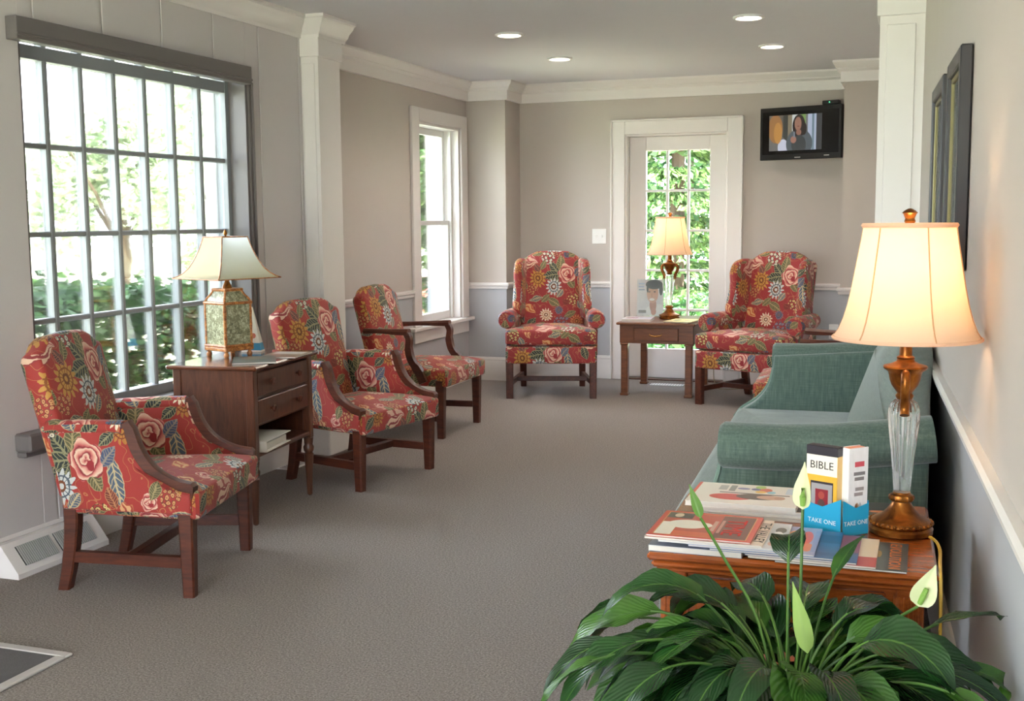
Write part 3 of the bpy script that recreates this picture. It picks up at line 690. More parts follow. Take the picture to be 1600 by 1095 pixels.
def armchair(loc, rz, label, open_arm, fabric='chintz_red', z_seat=0.0):
    r = tag(empty('armchair', loc, rz), label, 'armchair', 'floral armchairs with wooden legs')
    L = .285+z_seat
    for sy in (-1, 1):
        leg_taper(MB(), .245, sy*.298, 0, L+.04, .042, .056).build('leg', 'mahogany', r)
        leg_taper(MB(), -.205, sy*.248, 0, L+.04, .044, .056, dx=-.045).build('leg', 'mahogany', r)
        MB().sweep([(-.235, sy*.250, .125), (.245, sy*.298, .125)], [(-.014, -.02), (.014, -.02), (.014, .02), (-.014, .02)]).build('stretcher', 'mahogany', r, smooth=False)
    MB().box(.0, -.272, .106, .034, .272, .144, bev=.003).build('stretcher', 'mahogany', r)
    # seat: rail wrapped in fabric with a domed top
    o = [(-.235, -.268), (.288, -.328), (.298, -.318), (.298, .318), (.288, .328), (-.235, .268)]
    dense = []
    for i in range(len(o)):
        a, b = Vector(o[i]), Vector(o[(i+1) % len(o)]); k = max(1, int((b-a).length/.06))
        dense += [a.lerp(b, j/k) for j in range(k)]
    MB().slab(dense, L, L+.105, .016, 0, .045).build('seat', fabric, r, uvo=(.16, .18))
    # padded back, raked
    M = T(-.195, 0, L+.06) @ RY(-.225) @ YZ(-.045)
    co = camel_back(.46, .50, .60-z_seat, .085, .17)
    MB().slab(co, -.035, .055, .028, .004, .022, M=M).build('backrest', fabric, r, uvo=(.30, -.36-z_seat))
    if open_arm:
        for sy in (-1, 1):
            p = smooth_path([(-.285, sy*.245, .645), (-.18, sy*.275, .650), (-.03, sy*.315, .652), (.050, sy*.322, .655)], 5)
            MB().sweep(p, [(-.024, -.016), (.024, -.016), (.028, .004), (.016, .017), (-.016, .017), (-.028, .004)], scale=[1, .95, .9, .85, .8, .8, .8, .85, .9, 1, 1.05, 1.05, 1.1, 1.1, 1.1, 1.05]).build('arm_rail', 'mahogany', r)
            q = smooth_path([(.028, sy*.322, .656), (.05, sy*.322, .61), (.046, sy*.320, .55), (.064, sy*.320, .48), (.115, sy*.322, .41), (.145, sy*.324, .345)], 5)
            MB().sweep(q, [(-.017, -.02), (.017, -.02), (.017, .02), (-.017, .02)], up=(0, 1, 0), scale=[(1, 1)]*10+[(1.2, 1)]*8+[(1.5, 1)]*8).build('arm_support', 'mahogany', r)
    else:
        for sy in (-1, 1):
            cur = [(.03, .612), (.04, .565), (.06, .515), (.095, .465), (.145, .425), (.21, .398), (.278, .385)]
            sp = smooth_path([(a, 0, b) for a, b in cur], 4)
            out = [(-.225, L+.02), (.278, L+.02)] + [(p.x, p.z) for p in sp[::-1]] + [(-.10, .604), (-.22, .598), (-.282, .592), (-.265, .50), (-.245, .42)]
            Mx = T(0, sy*.282, 0) @ RZ(sy*.115) @ XZ(.0)
            MB().slab(out, -.026, .026, .010, 0, 0, M=Mx, rings=3).build('arm_panel', fabric, r, uvo=(.40, -.055))
            pth = [(-.28, sy*.252, .598), (-.2, sy*.260, .603), (-.08, sy*.274, .607), (.022, sy*.285, .609)]
            MB().tube(smooth_path(pth, 4), .033, 12, scale=[(1, .82)]*13).build('arm_pad', fabric, r, uvo=(.1, .1))
            qp = [Vector((p.x+.006, sy*(.284+.115*p.x), p.z+.002)) for p in sp]; qp.insert(0, Vector((.028, sy*.287, .628)))
            nq = len(qp); qs = [(.62 if i < 2 else .8+.2*min(1, i/5) if i < nq-5 else 1+.12*(i-nq+5)/5) for i in range(nq)]; qs[-1] = .7
            MB().sweep(qp, [(-.027, -.019), (.027, -.019), (.031, 0), (.027, .019), (-.027, .019), (-.031, 0)], up=(0, 1, 0), scale=[(q, 1) for q in qs]).build('arm_support', 'mahogany', r)
    return r
armchair((-2.752, 3.613, 0), math.radians(13.5), 'closed-arm floral armchair nearest the camera, before the many-paned window', False)
armchair((-2.790, 5.36, 0), math.radians(-11), 'closed-arm floral armchair standing beside the white post, far side of the nightstand', False)
armchair((-3.015, 6.72, 0), 0.0, 'open-arm floral armchair with wooden arms under the sash window', True, z_seat=.035)
armchair((-.60, 6.74, 0), PI+.05, 'open-arm floral armchair mostly hidden behind the green sofa', True, z_seat=.035)

def wing_chair(loc, rz, label):
    r = tag(empty('wing_chair', loc, rz), label, 'armchair', 'floral wingback chairs by the glazed door')
    f = 'chintz_rose'
    for sy in (-1, 1):
        leg_taper(MB(), .318, sy*.312, 0, .28, .052, .056).build('leg', 'mahogany', r)
        leg_taper(MB(), -.25, sy*.235, 0, .28, .046, .056, dx=-.07).build('leg', 'mahogany', r)
        MB().sweep([(-.295, sy*.236, .11), (.318, sy*.312, .11)], [(-.013, -.018), (.013, -.018), (.013, .018), (-.013, .018)]).build('stretcher', 'mahogany', r, smooth=False)
    MB().box(.02, -.27, .093, .05, .27, .128, bev=.003).build('stretcher', 'mahogany', r)
    def dense(o, st=.06):
        d = []
        for i in range(len(o)):
            a, b = Vector(o[i]), Vector(o[(i+1) % len(o)]); k = max(1, int((b-a).length/st))
            d += [a.lerp(b, j/k) for j in range(k)]
        return d
    MB().slab(dense([(-.28, -.265), (.335, -.340), (.348, -.328), (.348, .328), (.335, .340), (-.28, .265)]), .262, .392, .014, 0, 0).build('seat_rail', f, r, uvo=(.38, .095))
    # T-shaped loose cushion
    MB().slab(dense([(-.18, -.255), (.155, -.268), (.17, -.335), (.335, -.342), (.35, -.33), (.35, .33), (.335, .342), (.17, .335), (.155, .268), (-.18, .255)]), .395, .515, .028, 0, .03).build('seat_cushion', f, r, uvo=(.12, -.24))
    M = T(-.20, 0, .42) @ RY(-.20) @ YZ(-.05)
    MB().slab(camel_back(.52, .545, .685, .10, .17), -.03, .06, .03, .004, .028, M=M).build('backrest', f, r, uvo=(.28, -.47))
    for sy in (-1, 1):
        # wing
        w_ = [(-.30, .56), (-.10, .56), (-.035, .60), (-.02, .68), (-.055, .78), (-.075, .86), (-.07, .93), (-.10, .99), (-.16, 1.022), (-.26, 1.03), (-.335, 1.0), (-.34, .85), (-.32, .7)]
        sp = smooth_path([(a, 0, b) for a, b in w_+[w_[0]]], 2)[:-1]
        Mx = T(-.02, sy*.283, 0) @ RZ(sy*.16) @ XZ(0)
        MB().slab([(p.x, p.z) for p in sp], -.033, .033, .026, .004, .004, M=Mx, rings=3).build('wing', f, r, uvo=(.22, -.42))
        # arm: upright panel and outward scroll
        ap = [(-.30, .30), (.155, .30), (.165, .55), (.14, .59), (-.30, .575)]
        MB().slab(dense(ap, .08), -.032, .032, .014, 0, 0, M=T(0, sy*.302, 0) @ RZ(sy*.10) @ XZ(0), rings=3).build('arm_panel', f, r, uvo=(.42, -.02))
        pth = [(-.27, sy*.292, .59), (-.15, sy*.312, .582), (-.02, sy*.328, .580), (.10, sy*.338, .578), (.165, sy*.342, .577), (.182, sy*.342, .577)]
        MB().tube(pth, .066, 18, scale=[.8, .92, 1, 1.02, 1.02, .9]).build('arm_roll', f, r, uvo=(.1, .0))
    return r
wing_chair((-2.706, 8.457, 0), math.radians(-73.4), 'floral wingback chair left of the lamp table, facing the room')
wing_chair((-1.116, 8.412, 0), math.radians(-107.5), 'floral wingback chair right of the lamp table, below the television')

# camelback sofa along the right wall
sofa = tag(empty('sofa', (.005, 4.47, 0), PI+.0546), 'green camelback sofa with rolled arms along the right wall', 'sofa')
HL = 1.17
for sx, sy in ((.1, 1), (.1, -1), (.68, 1), (.68, -1)): leg_taper(MB(), sx, sy*(HL-.14), 0, .16, .04, .055).build('leg', 'mahogany', sofa)
MB().box(.05, -HL+.08, .15, .72, HL-.08, .30, bev=.015).build('seat_rail', 'green_chenille', sofa)
n = 14; o = [(.12, -HL+.15), (.76, -HL+.15), (.775, -HL+.165), (.775, HL-.165), (.76, HL-.15), (.12, HL-.15)]
dn = []
for i in range(len(o)):
    a, b = Vector(o[i]), Vector(o[(i+1) % len(o)]); k = max(1, int((b-a).length/.1)); dn += [a.lerp(b, j/k) for j in range(k)]
MB().slab(dn, .303, .44, .03, 0, .03).build('seat_cushion', 'green_chenille', sofa)
bk = [(-HL+.06, 0), (HL-.06, 0)]
top = []
for k in range(0, 21):
    t = -1+2*k/20; z = .56+.165*math.exp(-(t/.52)**2*1.0); top.append((-(t)*(HL-.05), z))
bk += top
MB().slab(bk, -.02, .11, .04, 0, .03, M=T(.225, 0, .20) @ RY(-.34) @ YZ(0), rings=4).build('backrest', 'green_chenille', sofa)
for sy in (-1, 1):
    sc = smooth_path([(.605, 0, .69), (.615, 0, .60), (.64, 0, .53), (.69, 0, .47), (.755, 0, .425), (.79, 0, .38)], 4)
    out = [(.04, .15), (.795, .15)] + [(p.x, p.z) for p in sc[::-1]] + [(.45, .70), (.25, .715), (.04, .73)]
    MB().slab(out, -.06, .06, .018, 0, .0, M=T(0, sy*(HL-.115), 0) @ XZ(0), rings=3).build('arm_panel', 'green_chenille', sofa)
    rp = [(.03, sy*(HL-.07), .715), (.15, sy*(HL-.065), .700), (.30, sy*(HL-.06), .682), (.45, sy*(HL-.06), .674), (.54, sy*(HL-.06), .674), (.605, sy*(HL-.06), .674), (.617, sy*(HL-.06), .674)]
    MB().tube(rp, .082, 20, scale=[(1, .8), (1, .8), (1, .82), (1, .82), (1, .82), (1, .82), (.9, .7)]).build('arm_roll', 'green_chenille', sofa)
    MB().tube([Vector((p.x+.004, sy*(HL-.055), p.z)) for p in sc], .007, 6, up=(0, 1, 0)).build('piping', 'green_piping', sofa)

# ------------------------------------------------------------------ tables
# nightstand beside the window
ns = tag(empty('nightstand', (-2.955, 4.572, 0), .10), 'dark walnut nightstand with two drawers between the floral armchairs', 'nightstand')
W2, D2 = .31, .195
top = MB(); top.box(-D2-.02, -W2-.025, .690, D2+.025, W2+.025, .708, bev=.006); top.build('top', 'stand_top', ns)
for sy in (-1, 1):
    B('side_panel', 'dark_walnut', ns, -D2+.03, sy*(W2-.012)-.006, .30, D2-.03, sy*(W2-.012)+.006, .69)
    for sx in (-1, 1):
        B('corner_post', 'dark_walnut', ns, sx*(D2-.02)-.02, sy*(W2-.02)-.02, .285, sx*(D2-.02)+.02, sy*(W2-.02)+.02, .69, bev=.004)
        MB().lathe([(.008, 0), (.013, .005), (.014, .03), (.017, .10), (.022, .19), (.024, .205), (.018, .212), (.024, .222), (.026, .24), (.02, .252), (.022, .262), (.024, .285)], 16, M=T(sx*(D2-.02), sy*(W2-.02), 0)).build('leg', 'dark_walnut', ns)
B('back_panel', 'dark_walnut', ns, -D2+.004, -W2+.03, .30, -D2+.016, W2-.03, .69)
B('shelf', 'dark_walnut', ns, -D2+.01, -W2+.02, .30, D2-.004, W2-.02, .32, bev=.003)
B('drawer_case', 'dark_walnut', ns, -D2+.02, -W2+.025, .432, D2-.022, W2-.025, .686)
for z0 in (.445, .567):
    dw = B('drawer', 'dark_walnut', ns, D2-.022, -W2+.045, z0, D2-.004, W2-.045, z0+.108, bev=.004)
    for sy in (-1, 1): MB().lathe([(.006, 0), (.007, .008), (.015, .014), (.017, .02), (.012, .027), (0, .029)], 14, M=T(D2-.004, sy*.14, z0+.056) @ RY(PI/2)).build('knob', 'mahogany', dw)
# lamp table before the glazed door
bt = tag(empty('lamp_table', (-1.885, 8.80, 0), .0), 'small brown lamp table with one drawer before the glazed door', 'table')
MB().box(-.30, -.39, .540, .30, .36, .558, bev=.005).build('top', 'table_brown', bt)
for sx in (-1, 1):
    for sy in (-1, 1):
        m_ = MB(); m_.box(sx*.245-.026, sy*.32-.026-.01, 0, sx*.245+.026, sy*.32+.026-.01, .40, bev=.006); m_.box(sx*.245-.031, sy*.32-.041, 0, sx*.245+.031, sy*.32+.021, .02, bev=.004); m_.box(sx*.245-.031, sy*.32-.041, .385, sx*.245+.031, sy*.32+.021, .40, bev=.004)
        m_.build('leg', 'table_brown', bt)
    B('apron', 'table_brown', bt, sx*.268-.012, -.35, .40, sx*.268+.012, .33, .54)
B('apron', 'table_brown', bt, -.28, .31, .40, .28, .33, .54); B('apron', 'table_brown', bt, -.28, -.355, .40, .28, -.335, .54)
dw = B('drawer', 'table_brown', bt, -.17, -.368, .422, .17, -.352, .518, bev=.004)
hp = smooth_path([(-.045, -.371, .476), (-.04, -.386, .466), (0, -.39, .458), (.04, -.386, .466), (.045, -.371, .476)], 4)
MB().tube(hp, .004, 6).build('handle', 'brass', dw)
# end table beside the sofa
KT = 1.037
et = tag(empty('end_table', (-.262, 2.662, 0), .04), 'honey-coloured end table with moulded edge beside the green sofa', 'table')
hw, hd, tz = .295, .288, .62
et_top = MB(); et_top.box(-hw, -hd, tz-.018, hw, hd, tz, bev=.006); et_top.box(-hw+.008, -hd+.008, tz-.034, hw-.008, hd-.008, tz-.018, bev=.006); et_top.box(-hw+.018, -hd+.018, tz-.044, hw-.018, hd-.018, tz-.034, bev=.003)
et_top.build('top', 'honey_wood', et)
for sx in (-1, 1):
    for sy in (-1, 1):
        cx, cy = sx*(hw-.055), sy*(hd-.055)
        m_ = MB(); m_.box(cx-.026, cy-.026, 0, cx+.026, cy+.026, tz-.044, bev=.003)
        for k in range(-2, 3):
            m_.box(cx+k*.0095-.003, cy-.030, .10, cx+k*.0095+.003, cy+.030, tz-.06, bev=.002); m_.box(cx-.030, cy+k*.0095-.003, .10, cx+.030, cy+k*.0095+.003, tz-.06, bev=.002)
        m_.build('fluted_post', 'honey_wood', et)
    B('apron', 'honey_wood', et, sx*(hw-.05)-.01, -hd+.08, tz-.16, sx*(hw-.05)+.01, hd-.08, tz-.044)
B('apron', 'honey_wood', et, -hw+.08, hd-.06, tz-.16, hw-.08, hd-.04, tz-.044); B('apron', 'honey_wood', et, -hw+.08, -hd+.045, tz-.16, hw-.08, -hd+.065, tz-.044)
dw = B('drawer', 'honey_wood', et, -hw+.10, -hd+.034, tz-.148, hw-.10, -hd+.05, tz-.058, bev=.004)
MB().lathe([(.006, 0), (.014, .012), (.015, .018), (0, .024)], 14, M=T(0, -hd+.034, tz-.10) @ RX(PI/2)).build('knob', 'brass', dw)
B('shelf', 'honey_wood', et, -hw+.03, -hd+.03, tz-.19, hw-.03, hd-.03, tz-.165, bev=.006)
B('shelf', 'honey_wood', et, -hw+.03, -hd+.03, .10, hw-.03, hd-.03, .125, bev=.006)
B('back_panel', 'honey_wood', et, -hw+.08, hd-.05, .125, hw-.08, hd-.04, tz-.19)

# ------------------------------------------------------------------ lamps
def urn_lamp(loc, rz, label, k, watts):
    r = tag(empty('table_lamp', loc, rz), label, 'lamp', 'pair of crystal urn lamps')
    Sc = Matrix.Scale(k, 4)
    b = MB().lathe([(.062, 0), (.069, .004), (.070, .014), (.065, .019), (.067, .024), (.065, .030), (.056, .036), (.042, .043), (.032, .053), (.025, .063), (.021, .070), (.020, .078)], 36, M=Sc).build('base', 'antique_bronze', r)
    bd = MB()
    for i in range(30):
        a = 2*PI*i/30; bd.lathe([(0, -.005), (.0035, -.0035), (.005, 0), (.0035, .0035), (0, .005)], 8, M=Sc @ T(.0665*math.cos(a), .0665*math.sin(a), .027))
    bd.build('bead_ring', 'antique_bronze', b)
    MB().lathe([(.019, .072), (.025, .076), (.027, .082), (.025, .088), (.019, .091), (.019, .095)], 24, M=Sc, flute=(12, .06, .023)).build('collar', 'antique_bronze', r)
    cp = [(.0175, .093), (.019, .12), (.0215, .15), (.0255, .19), (.0300, .23), (.0330, .258), (.0335, .272), (.0320, .286), (.0270, .298), (.018, .306)]
    MB().lathe(cp, 72, M=Sc, flute=(18, .045, .0185)).build('crystal_body', 'crystal', r)
    MB().lathe([(.012, .302), (.018, .308), (.020, .314), (.016, .320), (.022, .328), (.029, .338), (.033, .350), (.035, .362), (.037, .368), (.046, .374), (.048, .378), (.046, .381), (.032, .385), (.021, .390), (.018, .396), (.020, .400), (.014, .404), (.013, .44), (.010, .446), (.010, .675)], 32, M=Sc).build('stem', 'antique_bronze', r)
    for s in (-1, 1):
        p = smooth_path([(s*.032, 0, .366), (s*.046, 0, .368), (s*.054, 0, .350), (s*.048, 0, .325), (s*.038, 0, .305), (s*.035, 0, .287), (s*.040, 0, .275)], 4)
        MB().tube([Sc @ q for q in p], .0105*k, 10, up=(0, 1, 0)).build('handle', 'antique_bronze', r)
    sp = [(.157, .443), (.146, .460), (.136, .485), (.1275, .515), (.120, .55), (.113, .59), (.107, .625), (.101, .66), (.0965, .691)]
    sh = MB().lathe([(rr_*1.0, z) for rr_, z in sp], 48, M=Sc)
    sh.f = [f for f in sh.f if len(f) == 4]
    sh = sh.build('lamp_shade', 'silk_shade', r)
    for i in range(6):
        a = 2*PI*(i+.35)/6; MB().tube([Sc @ Vector(((q+.0008)*math.cos(a), (q+.0008)*math.sin(a), z)) for q, z in sp], .0016*k, 5).build('seam', 'lamp_seam', sh)
    for (q, z, rr_) in ((.157, .443, .004), (.0965, .691, .006)):
        MB().tube([Sc @ Vector((q*math.cos(2*PI*i/36), q*math.sin(2*PI*i/36), z)) for i in range(37)], rr_*k, 6).build('shade_trim', 'silk_shade', sh)
    sp_ = MB()
    for i in range(3):
        a = 2*PI*i/3; sp_.tube([Sc @ Vector((0, 0, .68)), Sc @ Vector((.096*math.cos(a), .096*math.sin(a), .687))], .0015*k, 5)
    sp_.build('harp_spokes', 'antique_bronze', sh)
    MB().lathe([(.007, .67), (.008, .69), (.012, .700), (.010, .706), (.014, .716), (.017, .718), (.012, .723), (.005, .727), (0, .728)], 18, M=Sc).build('finial', 'antique_bronze', r)
    ld = bpy.data.lights.new('bulb', 'POINT'); ld.energy = watts; ld.color = (1, .70, .42); ld.shadow_soft_size = .022
    lo_ = bpy.data.objects.new('bulb', ld); C.objects.link(lo_); lo_.parent = r; lo_.location = (0, 0, .60*k)
    return r
lampA = urn_lamp((-.036, 2.690, .6205), PI/2+.04, 'lit crystal urn lamp on the end table by the sofa', 1.0, LAMP_W)
lampB = urn_lamp((-1.86, 8.80, .5585), .12, 'lit crystal urn lamp before the glazed door', 1.13, LAMP_W)
# cords
def cord(lamp, pts, mat, label):
    Mi = (Matrix.Translation(lamp.location) @ Matrix.Rotation(lamp.rotation_euler[2], 4, 'Z')).inverted()
    return tag(MB().tube([Mi @ p for p in smooth_path(pts, 6)], .0035, 6).build('cord', mat, lamp), label)
cord(lampA, [(.025, 2.66, .6245), (.04, 2.62, .6245), (.047, 2.55, .6245), (.046, 2.47, .6245), (.046, 2.40, .624), (.047, 2.372, .612), (.048, 2.362, .56), (.050, 2.36, .40), (.05, 2.36, .2), (.06, 2.36, .01), (.09, 2.8, .005)], 'cord_yellow', 'yellow cord')
tag(MB().tube(smooth_path([(-1.572, 9.10, .545), (-1.570, 9.12, .40), (-1.568, 9.12, .2), (-1.55, 9.05, .05), (-1.50, 8.98, .004), (-1.40, 8.97, .004), (-1.25, 9.1, .004)], 6), .0035, 6).build('lamp_cord', 'cord_clear'), 'thin pale cord hanging beside the lamp table and trailing to the wingback chair', 'cord')  # power cord of the lamp on this table, modelled from the table edge down
# pagoda lamp on the nightstand
pg = tag(empty('table_lamp', (-3.066, 4.615, .7085), -.35), 'unlit pagoda lamp with square flared shade on the nightstand', 'lamp')
a2 = .072; bm_ = MB()
for sx in (-1, 1):
    for sy in (-1, 1):
        MB().lathe([(.010, 0), (.013, .006), (.013, .014), (.008, .022), (.010, .028)], 10, M=T(sx*.066, sy*.066, 0)).build('foot', 'bamboo', pg)
        MB().tube([(sx*a2, sy*a2, .028+.02*i) for i in range(12)], .0075, 8, up=(1, 0, 0), scale=[1.15 if i % 3 == 0 else .95 for i in range(12)]).build('bamboo_post', 'bamboo', pg)
B('bottom_tray', 'bamboo', pg, -.082, -.082, .028, .082, .082, .046, bev=.004)
for s in (-1, 1):
    B('panel', 'mottled_green', pg, s*a2-.003, -a2, .046, s*a2+.003, a2, .25, bev=0); B('panel', 'mottled_green', pg, -a2, s*a2-.003, .046, a2, s*a2+.003, .25, bev=0)
for z, q in ((.25, .074), (.052, .074), (.31, .045)):
    for s in (-1, 1):
        MB().tube([(-q-.006, s*q, z), (q+.006, s*q, z)], .0075, 8).build('bamboo_rail', 'bamboo', pg); MB().tube([(s*q, -q-.006, z), (s*q, q+.006, z)], .0075, 8, up=(0, .02, 1)).build('bamboo_rail', 'bamboo', pg)
def square_flare(prof):
    m_ = MB(); vs = []; fs = []
    for (q, z) in prof: vs += [(-q, -q, z), (q, -q, z), (q, q, z), (-q, q, z)]
    for i in range(len(prof)-1):
        for k in range(4): fs.append((i*4+k, i*4+(k+1) % 4, (i+1)*4+(k+1) % 4, (i+1)*4+k))
    return m_.add(vs, fs)
square_flare([(.074, .25), (.068, .268), (.056, .285), (.048, .30), (.045, .31), (.02, .312)]).build('shoulder', 'mottled_green', pg)
for sx in (-1, 1):
    for sy in (-1, 1): MB().tube([(sx*q, sy*q, z) for q, z in ((.074, .25), (.068, .268), (.056, .285), (.048, .30), (.045, .31))], .006, 6, up=(1, 0, 0)).build('corner_rib', 'bamboo', pg)
MB().lathe([(.026, .312), (.020, .33), (.012, .345), (.008, .36), (.006, .54), (.004, .555)], 16).build('stem', 'antique_bronze', pg)
spf = [(.176, .365), (.160, .372), (.140, .388), (.122, .41), (.107, .44), (.095, .47), (.085, .50), (.077, .53), (.071, .555)]
sh = square_flare(spf).build('lamp_shade', 'parchment_shade', pg)
for sx in (-1, 1):
    for sy in (-1, 1): MB().tube([(sx*q*1.003, sy*q*1.003, z) for q, z in spf], .003, 6, up=(1, .3, 0)).build('seam', 'bamboo', sh)
for q, z in ((.176, .365), (.071, .555)):
    for s in (-1, 1):
        MB().tube([(-q, s*q, z), (q, s*q, z)], .0028, 6).build('shade_trim', 'bamboo', sh); MB().tube([(s*q, -q, z), (s*q, q, z)], .0028, 6, up=(0, .02, 1)).build('shade_trim', 'bamboo', sh)
MB().box(-.072, -.001, .553, .072, .001, .556).build('harp_spoke', 'antique_bronze', sh)
MB().lathe([(.004, .55), (.005, .562), (.010, .568), (.008, .578), (.004, .586), (0, .59)], 12).build('finial', 'antique_bronze', pg)
# recessed ceiling lights
emit('can_glow', (255, 238, 206), 9.0)
def can(x, y, label):
    r = tag(empty('ceiling_light', (x, y, CZ-.012)), label, 'ceiling light', 'recessed ceiling lights of the alcove')
    m_ = MB().lathe([(.088, .012), (.088, .004), (.082, 0), (.072, 0), (.068, .006), (.066, .012)], 32); m_.f = [f for f in m_.f if len(f) == 4]; m_.build('trim_ring', 'white_plastic', r)
    MB().lathe([(0, .0095), (.068, .0095), (.068, .0115), (0, .0115)], 32).build('diffuser', 'can_glow', r)
    ld = bpy.data.lights.new('can_lamp', 'SPOT'); ld.energy = CAN_W; ld.color = (1, .87, .75); ld.spot_size = math.radians(150); ld.spot_blend = .6; ld.shadow_soft_size = .06
    o = bpy.data.objects.new('can_lamp', ld); C.objects.link(o); o.parent = r; o.location = (0, 0, -.01)
can(-2.42, 6.74, 'round recessed ceiling light above the open-arm armchair, nearer of the left pair')
can(-2.45, 7.86, 'round recessed ceiling light nearest the back wall on the left')
can(-.975, 6.68, 'round recessed ceiling light at the very top of the photo on the right')
can(-.99, 7.84, 'round recessed ceiling light nearest the television')

# ------------------------------------------------------------------ wall-mounted things
tv = tag(empty('television', (-.925, 9.10, 1.772), -.27), 'black flat-screen television mounted in the back right corner', 'television')
tm = MB(); tm.box(-.322, -.012, 0, .322, .03, .395, bev=.004); tm.build('bezel', 'black_plastic', tv)
MB().box(-.15, .03, .08, .15, .06, .30, bev=.01).build('rear_housing', 'black_plastic', tv)
arm_ = MB(); arm_.box(-.03, .055, .15, .03, .165, .23, bev=.004); arm_.build('wall_bracket', 'black_plastic', tv)
print_mat('tv_off', (16, 16, 18), [], .12)
B('screen', 'tv_off', tv, -.30, -.0145, .042, .30, -.0115, .362, bev=0)
print_mat('tv_picture', (112, 112, 110), [('r', 0, 0, .3, 1, (96, 92, 84)), ('r', .27, 0, .36, 1, (58, 60, 54)), ('r', .36, 0, .44, 1, (128, 118, 96)), ('r', .44, .3, .62, 1, (196, 200, 196)), ('r', .6, .5, .7, 1, (120, 150, 84)),
  ('r', .74, 0, .9, 1, (170, 180, 200)), ('r', .82, 0, .86, 1, (110, 130, 140)), ('r', .9, 0, 1, 1, (60, 60, 62)),
  ('e', .1, .1, .26, .36, (110, 108, 104)), ('e', .27, .1, .1, .22, (196, 200, 216)), ('e', .12, .62, .14, .4, (156, 112, 66)), ('e', .17, .5, .08, .3, (188, 136, 70)),
  ('e', .58, .18, .25, .42, (84, 92, 96)), ('e', .57, .68, .12, .32, (40, 30, 28)), ('e', .66, .6, .06, .18, (44, 34, 30)), ('e', .555, .74, .065, .19, (150, 110, 92)), ('e', .57, .5, .05, .08, (146, 104, 88)), ('e', .57, .16, .14, .26, (62, 66, 66)),
  ('e', .47, .3, .055, .1, (160, 116, 100)), ('r', .47, .36, .5, .52, (120, 130, 140)), ('r', .54, .66, .58, .68, (110, 50, 50))], .3, emission=.30)
B('picture', 'tv_picture', tv, -.245, -.0175, .068, .17, -.0150, .335, bev=0, uvfit=(-.245, .068, .17, .335, 0, 2))
B('badge', 'mat_metal', tv, -.04, -.0155, .012, .005, -.0125, .018, bev=0); B('badge', 'mat_metal', tv, .19, -.0155, .020, .23, -.0125, .026, bev=0)
stb = tag(empty('receiver_box', (-.70, 9.05, 2.1685), -.27), 'small black receiver box standing on top of the television', 'receiver')
MB().box(-.065, -.02, 0, .065, .025, .03, bev=.004).build('box_body', 'black_plastic', stb); emit('green_led', (90, 230, 160), 1.2); B('status_light', 'green_led', stb, -.012, -.0225, .012, -.004, -.0195, .02, bev=0)
print_mat('botanical_print', (206, 204, 196), [('e', .5, .45, .16, .26, (120, 126, 84)), ('e', .4, .62, .1, .12, (150, 140, 90)), ('e', .6, .66, .1, .1, (170, 150, 110)), ('r', .49, .1, .51, .45, (96, 104, 70))], .3)
plain('picture_mat', (214, 214, 208), .7); plain('gilt_bead', (120, 112, 72), .35, metal=.5)
def wall_picture(y0, y1, label):
    yc = (y0+y1)/2; r = tag(empty('framed_picture', (wx(yc)-.002, yc, 1.185), math.atan(.0547)), label, 'picture', 'dark framed pictures on the right wall')
    h = (y1-y0)/2; fw = .045
    for a in [(-.032, -h, 0, 0, -h+fw, .59), (-.032, h-fw, 0, 0, h, .59), (-.032, -h+fw, 0, 0, h-fw, fw), (-.032, -h+fw, .59-fw, 0, h-fw, .59)]: B('frame', 'dark_frame', r, *a, bev=.004)
    for a in [(-.022, -h+fw, fw, -.010, -h+fw+.014, .59-fw), (-.022, h-fw-.014, fw, -.010, h-fw, .59-fw), (-.022, -h+fw, .59-fw-.014, -.010, h-fw, .59-fw), (-.022, -h+fw, fw, -.010, h-fw, fw+.014)]: B('inner_bead', 'gilt_bead', r, *a, bev=.002)
    B('mat_board', 'picture_mat', r, -.012, -h+fw, fw, -.006, h-fw, .59-fw, bev=0)
    B('print', 'botanical_print', r, -.0135, -h+.12, .12, -.0122, h-.12, .465, bev=0, uvfit=(h-.12, .12, -h+.12, .465, 1, 2))
    B('glass', 'window_glass', r, -.017, -h+fw, fw, -.0155, h-fw, .59-fw, bev=0)
wall_picture(3.275, 3.75, 'dark framed picture nearer the lamp on the right wall'); wall_picture(3.93, 4.48, 'dark framed picture nearer the white post on the right wall')
sw = tag(empty('light_switch', (-2.565, YB-.001, 1.19)), 'white double light switch plate left of the glazed door', 'light switch')
B('plate', 'white_plastic', sw, -.06, -.006, -.062, .06, 0, .062, bev=.003)
for s in (-1, 1): B('toggle', 'white_plastic', sw, s*.024-.005, -.016, -.010, s*.024+.005, -.005, .012, bev=.002)
ol = tag(empty('wall_outlet', (-.665, YB-.001, .44)), 'white outlet plate low on the back wall behind the sofa', 'outlet')
B('plate', 'white_plastic', ol, -.036, -.006, -.058, .036, 0, .058, bev=.003)
for s in (-1, 1): MB().slab([(.015*math.cos(2*PI*k/12), .012*math.sin(2*PI*k/12)) for k in range(12)], 0, .003, .001, M=T(0, -.006, s*.024) @ RX(PI/2)).build('socket', 'white_plastic', ol)
